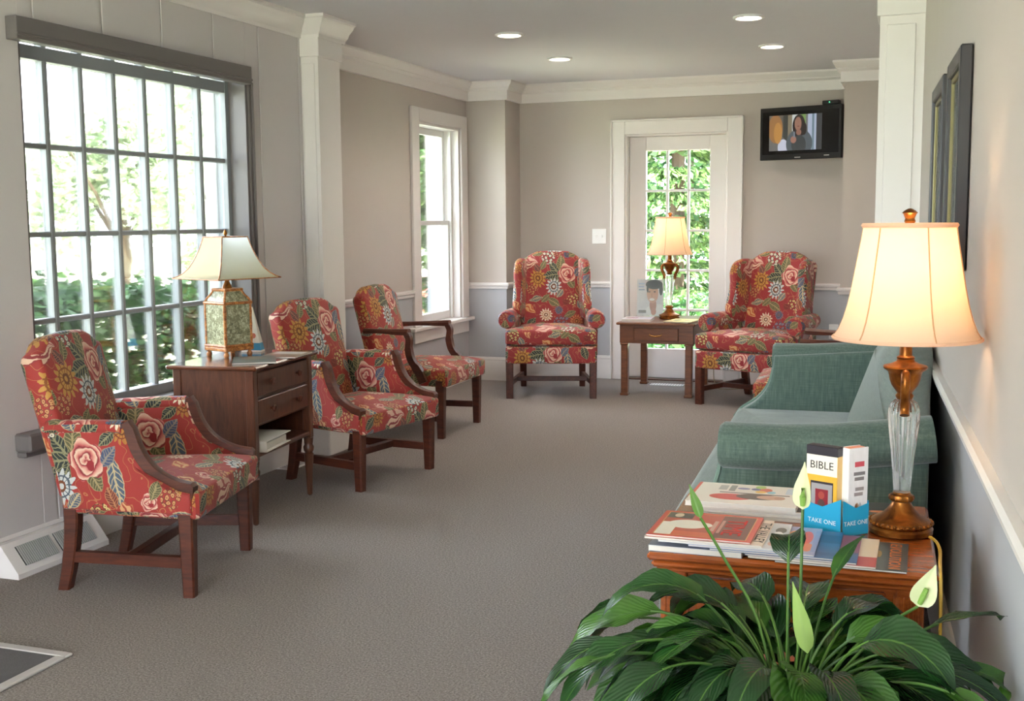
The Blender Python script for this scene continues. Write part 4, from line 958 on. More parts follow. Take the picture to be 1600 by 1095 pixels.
# baseboard register under the window
rg = tag(empty('baseboard_register', (WL+.021, 3.59, 0)), 'white slanted heating register on the floor below the window', 'register')
body = MB(); prof = [(0, 0), (.105, 0), (.105, .02), (.025, .125), (0, .125)]
vs = [(a, s*.255, b) for s in (-1, 1) for a, b in prof]; fs = [(0, 1, 2, 3, 4), (9, 8, 7, 6, 5)]+[(k, 5+k, 5+(k+1) % 5, (k+1) % 5) for k in range(5)]
body.add(vs, [f[::-1] for f in fs]).build('register_body', 'trim_white', rg, smooth=False)
d_ = Vector((-.08, 0, .105)).normalized(); nrm = Vector((.105, 0, .08)).normalized()
Mg = Matrix(((0, d_.x, nrm.x, .065), (1, 0, 0, 0), (0, d_.z, nrm.z, .0725), (0, 0, 0, 1)))
for (a, b) in ((-.20, -.02), (.0, .20)):
    gr = MB().box(a, -.042, .0005, b, .042, .0025, M=Mg).build('grille', 'dark_gap', rg, smooth=False)
    k = a+.004
    while k < b-.004:
        MB().box(k, -.042, .0025, k+.0055, .042, .006, M=Mg).build('grille_slat', 'register_grey', gr, smooth=False); k += .0105
def floor_register(x, y, lx, ly, label):
    r = tag(empty('floor_register', (x, y, .001)), label, 'register')
    B('plate', 'white_plastic', r, -lx/2, -ly/2, 0, lx/2, ly/2, .006, bev=.002)
    n_ = int(max(lx, ly)/.022)
    for k in range(n_):
        t_ = -max(lx, ly)/2+.016+k*(max(lx, ly)-.032)/(n_-1)
        if lx > ly: B('slot', 'register_grey', r, t_-.003, -ly/2+.015, .006, t_+.003, ly/2-.015, .008, bev=0)
        else: B('slot', 'register_grey', r, -lx/2+.015, t_-.003, .006, lx/2-.015, t_+.003, .008, bev=0)
floor_register(-3.225, 5.52, .10, .38, 'long white floor register at the foot of the post')
floor_register(-1.93, 9.06, .27, .10, 'white floor register under the lamp table')
mt = tag(empty('floor_mat', (-2.45, 2.78, 0)), 'grey entry mat with pale metal border in the corner', 'mat')
B('mat_surface', 'mat_grey', mt, -.9, -.9, .001, -.035, -.035, .008, bev=0)
B('mat_border', 'mat_metal', mt, -.94, -.035, .001, 0, 0, .011, bev=.003); B('mat_border', 'mat_metal', mt, -.035, -.94, .001, 0, -.036, .011, bev=.003)

# ------------------------------------------------------------------ printed matter
def magazine(x, y, z, lx, ly, th, shapes, base, label, rz=0.0, group=None, name='magazine', cat='magazine'):
    r = tag(empty(name, (x, y, z), rz), label, cat, group)
    B('pages', 'page_edges', r, -lx/2+.001, -ly/2+.001, .0006, lx/2-.001, ly/2-.001, th-.0008, bev=0)
    nm = 'cover_%d' % len(MATS); print_mat(nm, base, shapes, .28)
    B('cover', nm, r, -lx/2, -ly/2, th-.0008, lx/2, ly/2, th, bev=0, uvfit=(-lx/2, -ly/2, lx/2, ly/2, 0, 1))
    B('back_cover', nm, r, -lx/2, -ly/2, 0, lx/2, ly/2, .0006, bev=0)
    return r
plain('ink_dark', (40, 38, 42), .5); plain('ink_red', (196, 40, 34), .5); plain('ink_orange', (206, 116, 56), .5); plain('ink_white', (236, 238, 240), .5); plain('ink_blue', (60, 90, 150), .5)
z = .6206; YM = 2.478; FG = 'magazines fanned along the front of the end table'
def fan(right, lx, shapes, base, label, th=.0042, dy=0.0, text=None):
    global z
    m = magazine(right-lx/2, YM+dy, z, lx, .212, th, shapes, base, label, group=FG); z += th+.0004
    if text:
        s, size, col, off = text
        lettering(s, size, col, m, T(lx/2-off, 0, th+.0003) @ RZ(-PI/2), .0002)
    return m
zb = z
fan(-.017, .26, [('r', .9, .0, 1, 1, (60, 70, 74)), ('e', .78, .55, .02, .12, (150, 120, 60)), ('r', .74, .3, .76, .5, (120, 110, 80))], (64, 72, 76), 'dark magazine with orange title, lowest and rightmost of the fan', text=('EVOLUTION', .034, 'ink_orange', .026))
fan(-.077, .255, [('r', .78, 0, 1, .32, (176, 54, 50)), ('r', .8, .34, .97, .95, (214, 196, 172))], (216, 200, 178), 'cream magazine with a red foot, second from the right of the fan')
fan(-.114, .225, [('r', .8, .35, 1, .95, (128, 58, 76)), ('r', .8, 0, 1, .3, (58, 84, 128))], (70, 66, 100), 'maroon and blue magazine between the cream and the blue one')
fan(-.153, .26, [('r', .8, .55, 1, .85, (36, 72, 116)), ('r', .8, .1, 1, .2, (40, 84, 130))], (52, 96, 144), 'plain deep blue magazine in the middle of the fan')
fan(-.198, .26, [('e', .8, .7, .06, .14, (220, 150, 90)), ('e', .9, .6, .05, .25, (206, 84, 60)), ('e', .82, .3, .05, .2, (226, 190, 140)), ('e', .93, .25, .04, .15, (206, 120, 84)), ('r', .96, .1, 1, .9, (130, 150, 196))], (150, 160, 196), 'colourful orange and lilac magazine left of the blue one')
fan(-.263, .26, [('e', .93, .72, .045, .11, (90, 84, 84)), ('e', .92, .45, .05, .22, (232, 230, 232)), ('e', .9, .2, .03, .08, (190, 150, 140))], (196, 200, 208), 'pale magazine with a grey portrait in the fan')
fan(-.303, .25, [('r', .9, 0, 1, 1, (222, 204, 192))], (224, 208, 196), 'cream magazine with outlined title just under the red-bordered one', text=('THE VALLEY', .030, 'ink_dark', .013))
z += .001
fan(-.327, .222, [('r', .0, .0, 1, 1, (200, 58, 44)), ('r', .05, .05, .95, .95, (206, 150, 84)), ('r', .06, .06, .94, .94, (178, 60, 40)), ('r', .06, .72, .32, .94, (50, 40, 36)), ('e', .17, .84, .045, .08, (214, 196, 176)), ('r', .06, .06, .22, .55, (226, 220, 210)), ('e', .32, .5, .2, .17, (222, 218, 208)), ('e', .46, .5, .1, .1, (222, 218, 208)),
  ('r', .62, .06, .94, .94, (96, 36, 28)), ('r', .22, .06, .6, .22, (206, 84, 48)), ('r', .56, .3, .6, .7, (190, 150, 140)), ('r', .63, .25, .66, .75, (180, 130, 120))], (190, 50, 40), 'magazine with red border and red title at the table corner', text=('TIME', .062, 'ink_red', .052))
magazine(-.445, YM-.002, zb, .20, .20, .0128, [], (150, 156, 170), 'thick grey magazine beneath the red-bordered magazine, lying on the wood')
# the white stack behind
zz = .6206
for i, (lx, ly, th, dx, dy, base, lab) in enumerate([(.25, .20, .008, .03, -.004, (150, 152, 160), 'grey magazine at the bottom of the white stack'), (.25, .20, .007, .02, .0, (206, 208, 214), 'pale magazine second from the bottom of the white stack'),
        (.25, .205, .006, .012, .002, (60, 40, 40), 'dark checked magazine second from the top of the white stack')]):
    magazine(-.392+dx, 2.81+dy, zz, lx, ly, th, [('r', .0, .0, 1, .04, (220, 210, 200))], base, lab, rz=-.03+.02*i); zz += th+.0004
wm = magazine(-.40, 2.81, zz, .262, .208, .012, [('r', 0, .3, .03, 1, (206, 60, 50)), ('r', .03, 0, 1, 1, (226, 220, 214)), ('e', .38, .33, .2, .15, (206, 54, 54)), ('e', .55, .36, .2, .09, (200, 50, 50)), ('r', .25, .52, .9, .56, (60, 40, 40)), ('e', .62, .4, .2, .14, (70, 44, 36)), ('e', .74, .4, .13, .1, (206, 160, 136)), ('e', .82, .4, .05, .08, (190, 140, 118)), ('e', .45, .78, .06, .05, (120, 120, 170)), ('e', .57, .78, .05, .06, (90, 90, 150)), ('e', .66, .76, .06, .1, (210, 90, 60)), ('e', .6, .9, .05, .08, (160, 190, 90)), ('e', .62, .66, .05, .06, (226, 180, 70)), ('e', .72, .66, .04, .06, (120, 190, 210)),
  ('r', .22, .66, .30, .9, (170, 170, 170)), ('r', .32, .62, .38, .92, (130, 130, 130)), ('r', .85, .62, .97, .92, (196, 206, 220))], (226, 222, 216), 'white magazine with a red figure topping the stack at the back of the table')
magazine(-.075, 2.875, .6206, .10, .13, .006, [('r', .75, 0, 1, 1, (206, 50, 44)), ('e', .4, .3, .3, .08, (214, 120, 60))], (36, 32, 34), 'black and red booklet partly behind the lamp base', rz=.1)
# book holder with two books
hl = tag(empty('brochure_holder', (-.157, 2.64, .6206+.0), 0), 'bright blue cardboard take-one holder on the end table', 'holder')
# two pocket fronts meeting at a front corner: left pocket turned to the left, right pocket turned to the right
AL, AR = -.42, .80
print_mat('bible_cover', (222, 172, 58), [('r', 0, .74, 1, 1, (236, 230, 212)), ('r', .14, .16, .88, .66, (40, 38, 46)), ('r', .17, .19, .85, .63, (150, 150, 154)), ('r', .30, .26, .72, .56, (132, 36, 48)), ('e', .5, .36, .12, .07, (84, 60, 60)), ('e', .5, .48, .1, .05, (160, 70, 60))], .3)
print_mat('book_white', (226, 226, 230), [('r', .3, .78, .8, .84, (206, 84, 96)), ('r', .25, .68, .85, .72, (120, 116, 120)), ('r', .3, .62, .8, .66, (130, 124, 126)), ('r', .35, .50, .8, .54, (140, 134, 136)), ('r', .3, .44, .75, .48, (150, 144, 146)), ('e', .45, .24, .16, .12, (186, 160, 140)), ('e', .62, .2, .1, .16, (170, 176, 184)), ('e', .42, .3, .08, .05, (150, 96, 60))], .3)
plain('bible_black', (38, 36, 46), .4); plain('peach_edge', (216, 150, 130), .6); plain('bible_spine', (228, 190, 120), .4)
ML = T(-.161, 2.612, .6206) @ RZ(AL) @ T(-.012, 0, 0)       # front corner of the left book, its front face runs to -x
MR = T(-.158, 2.612, .6206) @ RZ(AR) @ T(.016, 0, 0)
bib = tag(empty('bible', (0, 0, 0)), 'yellow and cream Bible standing in the blue holder', 'book')
bib.matrix_world = ML
B('pages', 'page_edges', bib, -.074, .003, .004, -.003, .027, .196, bev=0)
fc = B('front_cover', 'bible_cover', bib, -.076, 0, .003, 0, .003, .178, bev=0, uvfit=(-.076, .003, 0, .178, 0, 2)); B('cover_top_band', 'bible_black', bib, -.077, -.0006, .178, .0008, .0285, .199, bev=.001)
B('back_cover', 'bible_black', bib, -.076, .027, .003, 0, .030, .198, bev=0); B('spine', 'bible_spine', bib, -.001, .002, .003, .0004, .028, .178, bev=0)
lettering('BIBLE', .025, 'ink_dark', bib, T(-.038, -.0006, .155) @ RX(PI/2), .0002)
wb_ = tag(empty('paperback_book', (0, 0, 0)), 'white paperback standing right of the Bible in the blue holder', 'book'); wb_.matrix_world = MR
B('pages', 'peach_edge', wb_, .003, .003, .004, .053, .026, .197, bev=0)
B('front_cover', 'book_white', wb_, 0, 0, .003, .055, .003, .198, bev=0, uvfit=(0, .003, .055, .198, 0, 2)); B('back_cover', 'book_white', wb_, 0, .026, .003, .055, .029, .198, bev=0); B('spine', 'ink_white', wb_, -.0006, .001, .003, .002, .028, .198, bev=0)
def pocket(M, sx, name):
    m_ = MB(); Mi = T(.157, -2.64, -.6206) @ M
    x0, x1 = (-.080, .012) if sx < 0 else (-.016, .058)
    vs = [(x0, -.0022, 0), (x1, -.0022, 0), (x1, -.0022, .085 if sx < 0 else .07), ((x0+x1)/2, -.0022, .062), (x0, -.0022, .070 if sx < 0 else .082)]
    n_ = len(vs); vs2 = [(a, b+.0012, c) for a, b, c in vs]
    m_.add(vs+vs2, [tuple(range(n_)), tuple(range(n_, 2*n_))[::-1]]+[(k, n_+k, n_+(k+1) % n_, (k+1) % n_) for k in range(n_)], Mi)
    sx0 = x0 if sx < 0 else x1
    m_.box(sx0-.0006, -.001, 0, sx0+.0006, .033, .075, M=Mi); m_.box(x0, -.002, 0, x1, .033, .0025, M=Mi); m_.box(x0, .0315, 0, x1, .0328, .12, M=Mi)
    m_.build(name, 'blue_card', hl, smooth=False)
    lettering('TAKE ONE', .0145, 'ink_white', hl, Mi @ T((x0+x1)/2, -.0026, .028) @ RX(PI/2), .0002)
pocket(ML, -1, 'pocket'); pocket(MR, 1, 'pocket')
# on the lamp table: framed print, magazines
print_mat('ad_man', (206, 200, 200), [('r', 0, 0, 1, .2, (212, 208, 206)), ('e', .75, .05, .5, .28, (222, 218, 214)), ('e', .60, .3, .13, .2, (176, 122, 96)), ('e', .62, .12, .1, .1, (186, 132, 106)), ('e', .58, .62, .22, .27, (196, 146, 120)), ('e', .64, .86, .32, .13, (40, 34, 34)), ('e', .9, .72, .07, .16, (44, 38, 36)), ('e', .39, .76, .04, .12, (44, 38, 36)), ('e', .56, .45, .1, .035, (236, 226, 220)), ('e', .46, .66, .04, .02, (60, 44, 40)), ('e', .66, .66, .04, .02, (60, 44, 40)), ('e', .55, .56, .03, .06, (180, 128, 104)),
  ('r', .05, .86, .28, .9, (170, 180, 200)), ('r', .05, .78, .26, .82, (160, 172, 196)), ('r', .05, .70, .28, .735, (130, 140, 160)), ('r', .05, .08, .34, .16, (120, 110, 100))], .2)
po = tag(empty('sign_holder', (-2.055, 8.99, .5586), .18), 'upright clear sign holder with a smiling man printed on it, before the lamp', 'sign')
MP = RX(.12)
B('print_sheet', 'ad_man', po, -.104, -.001, .004, .104, .001, .295, bev=0, uvfit=(-.104, .004, .104, .295, 0, 2)).rotation_euler = (-.12, 0, 0)
B('clear_front', 'window_glass', po, -.107, -.005, .002, .107, -.003, .30, bev=0).rotation_euler = (-.12, 0, 0)
B('clear_foot', 'window_glass', po, -.107, -.005, 0, .107, .07, .003, bev=0)
magazine(-2.065, 8.63, .5586, .22, .26, .018, [('r', .1, .35, .5, .62, (150, 96, 120)), ('r', .55, .3, .95, .66, (190, 190, 206)), ('r', .12, .7, .9, .78, (160, 160, 180))], (214, 208, 214), 'white magazine stack before the sign holder on the lamp table', rz=.10, name='magazine')
magazine(-1.69, 8.59, .5586, .20, .27, .006, [('r', 0, 0, 1, 1, (206, 196, 186))], (206, 196, 186), 'pale magazine lying under the yellow magazine on the lamp table', rz=-.35)
magazine(-1.71, 8.575, .5652, .21, .28, .005, [('e', .3, .5, .12, .2, (170, 160, 120)), ('e', .65, .55, .08, .15, (206, 150, 90))], (232, 216, 150), 'open yellow magazine beside the lamp foot on the lamp table', rz=-.15)
# on the nightstand
magazine(-2.84, 4.47, .7086, .19, .25, .007, [('r', .1, .1, .9, .5, (80, 96, 92)), ('e', .5, .7, .3, .2, (120, 110, 90))], (92, 96, 88), 'glossy dark magazine lying before the pagoda lamp', rz=.55)
magazine(-2.815, 4.70, .7086, .18, .22, .005, [('r', .1, .55, .9, .95, (200, 200, 196))], (140, 120, 100), 'glossy brown magazine at the far end of the nightstand', rz=.15)
sc_ = tag(empty('folded_card', (-3.055, 4.80, .7086), .25), 'white tapering folded card with blue band behind the pagoda lamp', 'card')
cm = MB(); cm.add([(-.05, -.03, 0), (.05, -.03, 0), (.004, -.002, .215), (-.004, -.002, .215), (-.05, .03, 0), (.05, .03, 0), (.004, .002, .215), (-.004, .002, .215)], [(0, 1, 2, 3), (5, 4, 7, 6), (1, 5, 6, 2), (4, 0, 3, 7), (3, 2, 6, 7), (0, 4, 5, 1)])
print_mat('card_print', (228, 220, 206), [('r', -9, .04, 9, .2, (60, 140, 180)), ('e', .6, .36, .12, .06, (196, 110, 90))], .5)
cm.build('card_body', 'card_print', sc_, smooth=False, uvfit=(-.05, 0, .05, .215, 0, 2))
bk_ = tag(empty('binder', (-2.87, 4.46, .3206), .16), 'white binder lying on the nightstand shelf', 'binder')
B('cover', 'paper', bk_, -.12, -.14, .045, .14, .14, .049, bev=.001); B('cover', 'paper', bk_, -.12, -.14, 0, .14, .14, .004, bev=.001); B('spine', 'paper', bk_, -.12, -.144, .0, .14, -.139, .049, bev=.001); B('pages', 'page_edges', bk_, -.11, -.137, .005, .125, .12, .034, bev=0)

# ------------------------------------------------------------------ peace lily before the end table
lp = tag(empty('potted_peace_lily', (-.205, 2.03, 0)), 'large potted peace lily with drooping dark green leaves in the foreground', 'plant')
MB().lathe([(.11, 0), (.122, .01), (.14, .22), (.15, .40), (.158, .415), (.158, .44), (.148, .44), (.143, .415), (.13, .41)], 36).build('pot', 'pot_glaze', lp)
MB().lathe([(.0, .402), (.07, .408), (.14, .405), (.14, .39), (0, .39)], 24).build('soil', 'soil', lp)
def ribbon(name, pts, widths, mat, parent, fold=.25, wave=0.0, twist=0.0, seed=0, across=5):
    """a leaf blade: centre line, half widths; folded along the midrib with wavy margins; uv u across, v along"""
    P = [Vector(p) for p in pts]; n = len(P); vs = []; fs = []; uv = []
    rnd = random.Random(seed); ph = rnd.random()*6
    for i, p in enumerate(P):
        Tn = (P[min(i+1, n-1)]-P[max(i-1, 0)]).normalized()
        side = Tn.cross(Vector((0, 0, 1))); side = side.normalized() if side.length > .05 else Vector((1, 0, 0))
        side = (Matrix.Rotation(twist, 3, Tn) @ side); up = side.cross(Tn)
        for k in range(across):
            a = -1+2*k/(across-1); w_ = widths[i]
            vs.append(p+side*(a*w_)+up*(abs(a)*w_*fold+wave*w_*math.sin(ph+i*1.4+a*1.5)*abs(a))); uv.append(((a+1)/2, i/(n-1)))
    for i in range(n-1):
        for k in range(across-1): fs.append((i*across+k, i*across+k+1, (i+1)*across+k+1, (i+1)*across+k))
    me = bpy.data.meshes.new(name); me.from_pydata(vs, [], fs); me.update(); me.polygons.foreach_set('use_smooth', [True]*len(fs))
    ul = me.uv_layers.new(name='UVMap')
    for l in me.loops: ul.data[l.index].uv = uv[l.vertex_index]
    me.materials.append(MATS[mat]); o = bpy.data.objects.new(name, me); C.objects.link(o); o.parent = parent
    return o
def lily_leaf(phi, pet, blade, W, th0, th1, th2, seed, mat='lily_leaf'):
    rnd = random.Random(seed); ds = .02
    p = Vector((.05*math.cos(phi)*rnd.random(), .05*math.sin(phi)*rnd.random(), .41)); d = Vector((math.cos(phi), math.sin(phi), 0)); pts = [p.copy()]
    n1 = max(4, int(pet/ds)); n2 = max(6, int(blade/ds))
    bend = rnd.uniform(-.25, .25)
    for i in range(n1+n2):
        th = th0+(th1-th0)*(i/n1)**1.5 if i < n1 else th1+(th2-th1)*((i-n1)/n2)**.9
        ph = phi+bend*(i/(n1+n2)); d = Vector((math.cos(ph), math.sin(ph), 0))
        p = p+ds*(d*math.cos(th)+Vector((0, 0, 1))*math.sin(th))
        # leaves bend off the wall and the table front
        lim = wx(p.y+2.03)+.205-.02
        if p.x > lim: p.x = lim
        if p.y > .31 and p.z < .66: p.y = .31
        pts.append(p.copy())
    bl = pts[n1:]; m_ = len(bl); wd = []
    for i in range(m_):
        t = i/(m_-1); wd.append(max(.0012, W*(math.sin(PI*min(1, t**.72))**.85)*(1-.25*t)))
    lf = ribbon('leaf', bl, wd, mat, lp, .28, .16, rnd.uniform(-.5, .5), seed)
    MB().tube(pts[:n1+2], .0026, 6).build('leaf_stem', 'lily_stem', lf)
    return bl
rs = random.Random(5)
for i in range(175):
    phi = 2*PI*i*.381966+rs.uniform(-.2, .2); back = max(0, math.sin(phi))       # towards the table: more upright
    lay = i/175
    th0 = math.radians(84-34*lay-rs.uniform(0, 8)+back*4); pet = rs.uniform(.10, .235)+.03*max(0, -math.cos(phi)); bld = rs.uniform(.16, .23); W = rs.uniform(.032, .050)
    th1 = math.radians(rs.uniform(10, 40)-30*lay+back*10); th2 = math.radians(rs.uniform(-84, -50)-6*lay+back*18)
    lily_leaf(phi, pet, bld, W, th0, th1, th2, 100+i)
# a few leaves that stand out in the photograph
for (phi, pet, bld, W, a, b, c) in [(math.radians(14), .28, .20, .022, 60, 24, -22), (math.radians(-8), .29, .20, .024, 56, 4, -60), (math.radians(65), .28, .13, .018, 84, 50, 12), (math.radians(100), .31, .11, .036, 88, 72, -70), (math.radians(160), .30, .22, .04, 74, 14, -52), (math.radians(185), .32, .24, .042, 68, -2, -64), (math.radians(205), .34, .22, .04, 62, -6, -72), (math.radians(228), .32, .22, .04, 62, -6, -74), (math.radians(275), .20, .20, .062, 80, 10, -72), (math.radians(305), .21, .22, .062, 78, 10, -70), (math.radians(335), .26, .22, .04, 68, 4, -62), (math.radians(176), .34, .20, .03, 58, -10, -70), (math.radians(192), .37, .18, .026, 55, -14, -74), (math.radians(214), .38, .18, .026, 54, -14, -76), (math.radians(168), .33, .18, .034, 60, 2, -66), (math.radians(-18), .32, .18, .026, 52, -6, -70), (math.radians(2), .30, .16, .024, 50, -2, -66)]:
    lily_leaf(phi, pet, bld, W, math.radians(a), math.radians(b), math.radians(c), int(phi*1000))
def lily_flower(pts, L_, W, lean, seed, mat='lily_spathe', spad=True, twist=0.0):
    P = smooth_path(pts, 6); d = Vector(lean).normalized(); e = P[-1]
    fo = empty('flower', (0, 0, 0), parent=lp)
    MB().tube(P, .0028, 6).build('flower_stem', 'lily_stem', fo)
    bl = [e+d*(L_*t/12) for t in range(13)]; wd = [max(.0008, W*math.sin(PI*min(1, (t/12)**.62))**.9*(1-.35*t/12)) for t in range(13)]
    ribbon('spathe', bl, wd, mat, fo, .35, .05, twist, seed, 7)
    if spad: MB().tube([e+d*(L_*.10)+Vector((0, -.006, .0)), e+d*(L_*.30)+Vector((0, -.012, .0)), e+d*(L_*.48)+Vector((0, -.012, 0))], .0055, 8, scale=[.8, 1, .7]).build('spadix', 'spadix', fo)
lily_flower([(.0, .02, .42), (.01, .03, .6), (.012, .03, .815)], .085, .020, (.02, .05, 1), 1)
lily_flower([(.02, .0, .42), (.08, .02, .52), (.16, .02, .62), (.21, .01, .665)], .080, .024, (.35, .0, 1), 2, twist=PI/2)
lily_flower([(-.02, .0, .42), (-.06, .02, .6), (-.13, .03, .72), (-.17, .03, .785)], .065, .011, (-.35, 0, 1), 3, 'lily_stem', False, PI/2)
lily_flower([(.01, .0, .42), (.015, -.01, .5), (.03, -.02, .57)], .13, .018, (-.22, 0, 1), 4, 'lily_young', False, PI/2)

# ------------------------------------------------------------------ outdoors
struct(MB().box(-60, -30, -.32, 40, 60, -.26).build('ground', 'lawn'))
struct(MB().box(-6, 9.55, -.26, 4, 11.4, -.22).build('trim_6', 'gravel'))
def leaf_cloud(name, n, sampler, size, mat, parent, elong=1.0, flat=.5, droop=None):
    P = sampler(n); m = len(P)
    a = rng.normal(size=(m, 3)); a[:, 2] *= flat
    if droop is not None: a = droop(P)+rng.normal(size=(m, 3))*.25
    a /= np.linalg.norm(a, axis=1)[:, None]+1e-9
    b = np.cross(a, rng.normal(size=(m, 3))); b /= np.linalg.norm(b, axis=1)[:, None]+1e-9
    s = size*rng.uniform(.6, 1.35, size=(m, 1))
    c = np.cross(a, b)*.18
    V = np.empty((m, 4, 3)); V[:, 0] = P-a*s*elong; V[:, 1] = P+b*s*.5+c*s; V[:, 2] = P+a*s*elong; V[:, 3] = P-b*s*.5+c*s
    me = bpy.data.meshes.new(name); me.vertices.add(m*4); me.vertices.foreach_set('co', V.reshape(-1))
    me.loops.add(m*4); me.loops.foreach_set('vertex_index', np.arange(m*4, dtype=np.int32)); me.polygons.add(m)
    me.polygons.foreach_set('loop_start', np.arange(0, m*4, 4, dtype=np.int32)); me.update(); me.validate()
    me.materials.append(MATS[mat]); o = bpy.data.objects.new(name, me); C.objects.link(o); o.parent = parent; o['kind'] = 'stuff'
    return o
def blob(cx, cy, cz, rx, ry, rz, lumps=9, seed=0):
    g = np.random.default_rng(seed); L = g.normal(size=(lumps, 3)); L /= np.linalg.norm(L, axis=1)[:, None]; L *= g.uniform(.35, .75, size=(lumps, 1))
    def f(n):
        k = g.integers(0, lumps, n); d = g.normal(size=(n, 3)); d /= np.linalg.norm(d, axis=1)[:, None]
        q = L[k]+d*(g.uniform(.1, 1, size=(n, 1))**.4)*.42
        return q*np.array([rx, ry, rz])+np.array([cx, cy, cz])
    return f
hd_ = tag(empty('hedge', (-5.1, 5.6, -.26)), 'clipped green hedge just outside the many-paned window', 'hedge')
def hedge_pts(n):
    y = rng.uniform(-2.2, 3.4, n); top = 1.12-.06*(y)+.05*np.sin(y*5)+.04*np.sin(y*13); u = rng.uniform(0, 1, n)
    face = rng.random(n) < .62
    x = np.where(face, .42+rng.normal(0, .05, n), rng.uniform(-.45, .45, n)); zz_ = np.where(face, u*top, top+rng.normal(0, .05, n))
    return np.stack([x, y, zz_], 1)
leaf_cloud('foliage', 26000, hedge_pts, .042, 'hedge_leaf', hd_)
for yy in (-1.6, -.4, .8, 2.0, 3.0): MB().tube([(0, yy, 0), (.05, yy+.03, .4), (.0, yy, .9)], .03, 7).build('stem', 'bark', hd_)
def tree(x, y, h, r, seed, label, n=5200, mat='tree_leaf', size=.075, group='pale trees in the garden'):
    t_ = tag(empty('garden_tree', (x, y, -.26)), label, 'tree', group)
    g = random.Random(seed)
    MB().tube([(0, 0, 0), (.05, .03, h*.3), (.02, -.04, h*.6), (0, 0, h*.8)], .09, 8, scale=[1.3, 1, .7, .4]).build('trunk', 'bark', t_)
    for i in range(5):
        a = g.random()*6.28; MB().tube([(0, 0, h*.35), (r*.35*math.cos(a), r*.35*math.sin(a), h*.55), (r*.75*math.cos(a), r*.75*math.sin(a), h*.72)], .035, 6, scale=[1, .7, .3]).build('branch', 'bark', t_)
    leaf_cloud('crown', n, blob(0, 0, h*.62, r, r, h*.42, 12, seed), size, mat, t_)
tree(-10.6, 13.4, 3.6, 1.5, 1, 'pale sunlit tree in the garden seen through the middle panes')
tree(-11.4, 16.6, 4.6, 1.9, 2, 'taller pale tree in the garden seen through the right panes', 6500)
tree(-12.5, 11.6, 2.2, 1.2, 3, 'low pale bush in the garden seen through the left panes', 4200)
tree(-9.6, 15.0, 1.9, 1.0, 5, 'small pale bush in the garden behind the pagoda lamp', 3600)
tree(-9.0, 20.6, 4.2, .62, 4, 'slim green tree in the garden seen through the sash window', 3500, 'hedge_leaf', .09, None)
def conifer(x, y, h, r, seed, label):
    t_ = tag(empty('conifer', (x, y, -.26)), label, 'tree', 'conifers behind the glazed door'); g = random.Random(seed)
    MB().tube([(0, 0, 0), (.03, 0, h*.5), (0, 0, h)], .11, 8, scale=[1, .7, .2]).build('trunk', 'bark', t_)
    pts = []; dr = []
    gg = np.random.default_rng(seed)
    for lev in range(15):
        z0 = .15+lev*(h-.3)/15; R = r*(1-.72*z0/h)
        for b_ in range(9):
            a = g.random()*6.28; L_ = R*g.uniform(.75, 1.1); n_ = 140
            t_s = gg.uniform(.1, 1, n_); w_ = .20*(1-t_s)+.08
            off = gg.normal(size=(n_, 1))*w_[:, None]
            q = np.stack([t_s*L_*math.cos(a)-off[:, 0]*math.sin(a), t_s*L_*math.sin(a)+off[:, 0]*math.cos(a), z0+.28*t_s*R*(1-1.5*t_s)+gg.normal(0, .025, n_)], 1)
            pts.append(q); dr.append(np.tile([[math.cos(a), math.sin(a), -.45]], (n_, 1)))
    P = np.concatenate(pts); D_ = np.concatenate(dr)
    leaf_cloud('needles', len(P), lambda n: P, .050, 'conifer_leaf', t_, 1.3, 1, lambda p: D_)
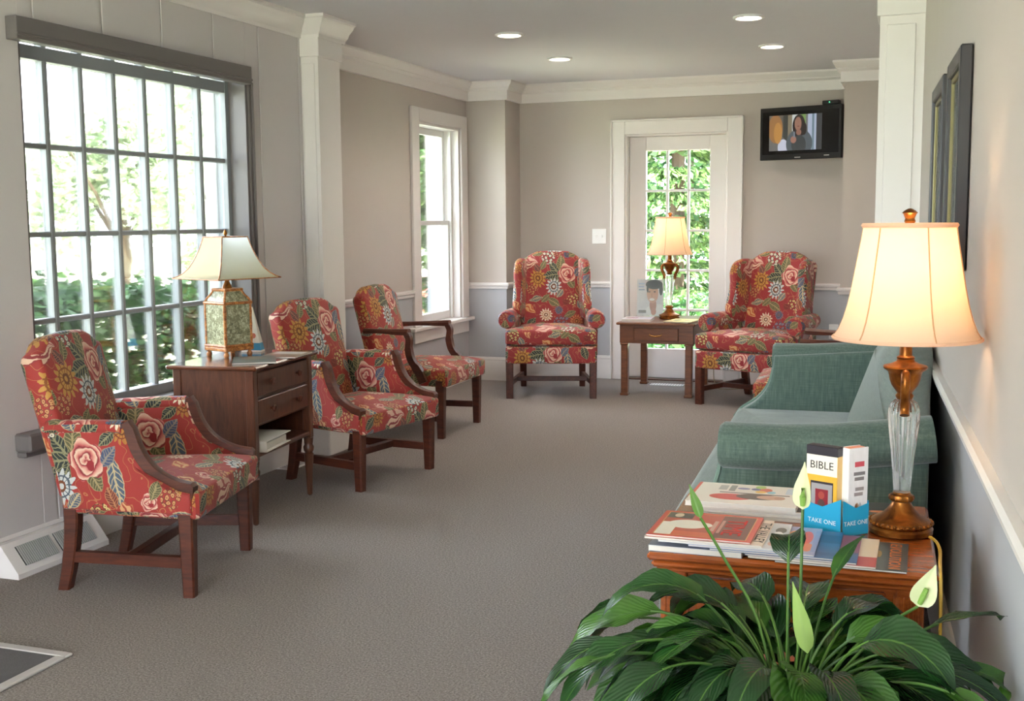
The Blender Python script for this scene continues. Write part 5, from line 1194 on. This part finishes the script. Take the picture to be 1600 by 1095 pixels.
conifer(-2.75, 13.3, 4.4, 1.55, 21, 'large sunlit conifer filling the panes behind the glazed door'); conifer(.15, 14.2, 4.0, 1.1, 22, 'conifer to the right behind the wall beside the glazed door'); conifer(-6.0, 14.6, 4.6, 1.3, 23, 'conifer farther left behind the back corner')
bs = tag(empty('bush', (-2.2, 11.0, -.26)), 'low bright green bush at the foot of the conifer behind the door', 'bush')
leaf_cloud('foliage', 5200, blob(0, 0, .42, 1.1, .45, .55, 12, 31), .042, 'hedge_leaf', bs); MB().tube([(0, 0, 0), (.03, 0, .4)], .03, 6).build('stem', 'bark', bs)
th_ = tag(empty('tall_hedge', (-2.6, 16.4, -.26)), 'tall dark hedge behind the conifer seen through the glazed door', 'hedge')
leaf_cloud('foliage', 22000, lambda n: np.stack([rng.uniform(-3.6, 3.6, n), rng.normal(0, .16, n), rng.uniform(0, 3.7, n)], 1), .07, 'hedge_leaf', th_)
for k in range(6): MB().tube([(-3+k*1.2, 0, 0), (-3+k*1.2+.05, .03, 1.6), (-3+k*1.2, 0, 3.2)], .04, 6).build('stem', 'bark', th_)
# garden wall and white railing beyond the sash window
gw_ = tag(empty('garden_wall', (-8.4, 18.6, -.26), .35), 'low red garden wall with pale coping beyond the sash window', 'wall')
gwm = MB().box(-2.2, -.12, 0, 2.2, .12, .62).build('wall_core', 'brick_red', gw_)
for c_ in range(4):
    for i in range(16):
        MB().box(-2.18+i*.272+(c_ % 2)*.1, -.132, .03+c_*.15, -2.18+i*.272+.255+(c_ % 2)*.1, -.12, .03+c_*.15+.13).build('brick', 'brick_red', gw_, smooth=False)
B('coping', 'white_paint_out', gw_, -2.25, -.17, .62, 2.25, .17, .69)
rl = tag(empty('garden_railing', (-9.6, 21.5, -.26), .35), 'white wooden railing far beyond the sash window', 'railing')
B('top_rail', 'white_paint_out', rl, -2, -.03, 2.0, 2, .03, 2.08); B('bottom_rail', 'white_paint_out', rl, -2, -.03, 1.5, 2, .03, 1.56)
for i in range(21): B('baluster', 'white_paint_out', rl, -1.98+i*.198-.02, -.02, 1.56, -1.98+i*.198+.02, .02, 2.0)
for i in (-1, 1): B('post', 'white_paint_out', rl, i*1.95-.05, -.05, 0, i*1.95+.05, .05, 2.15)
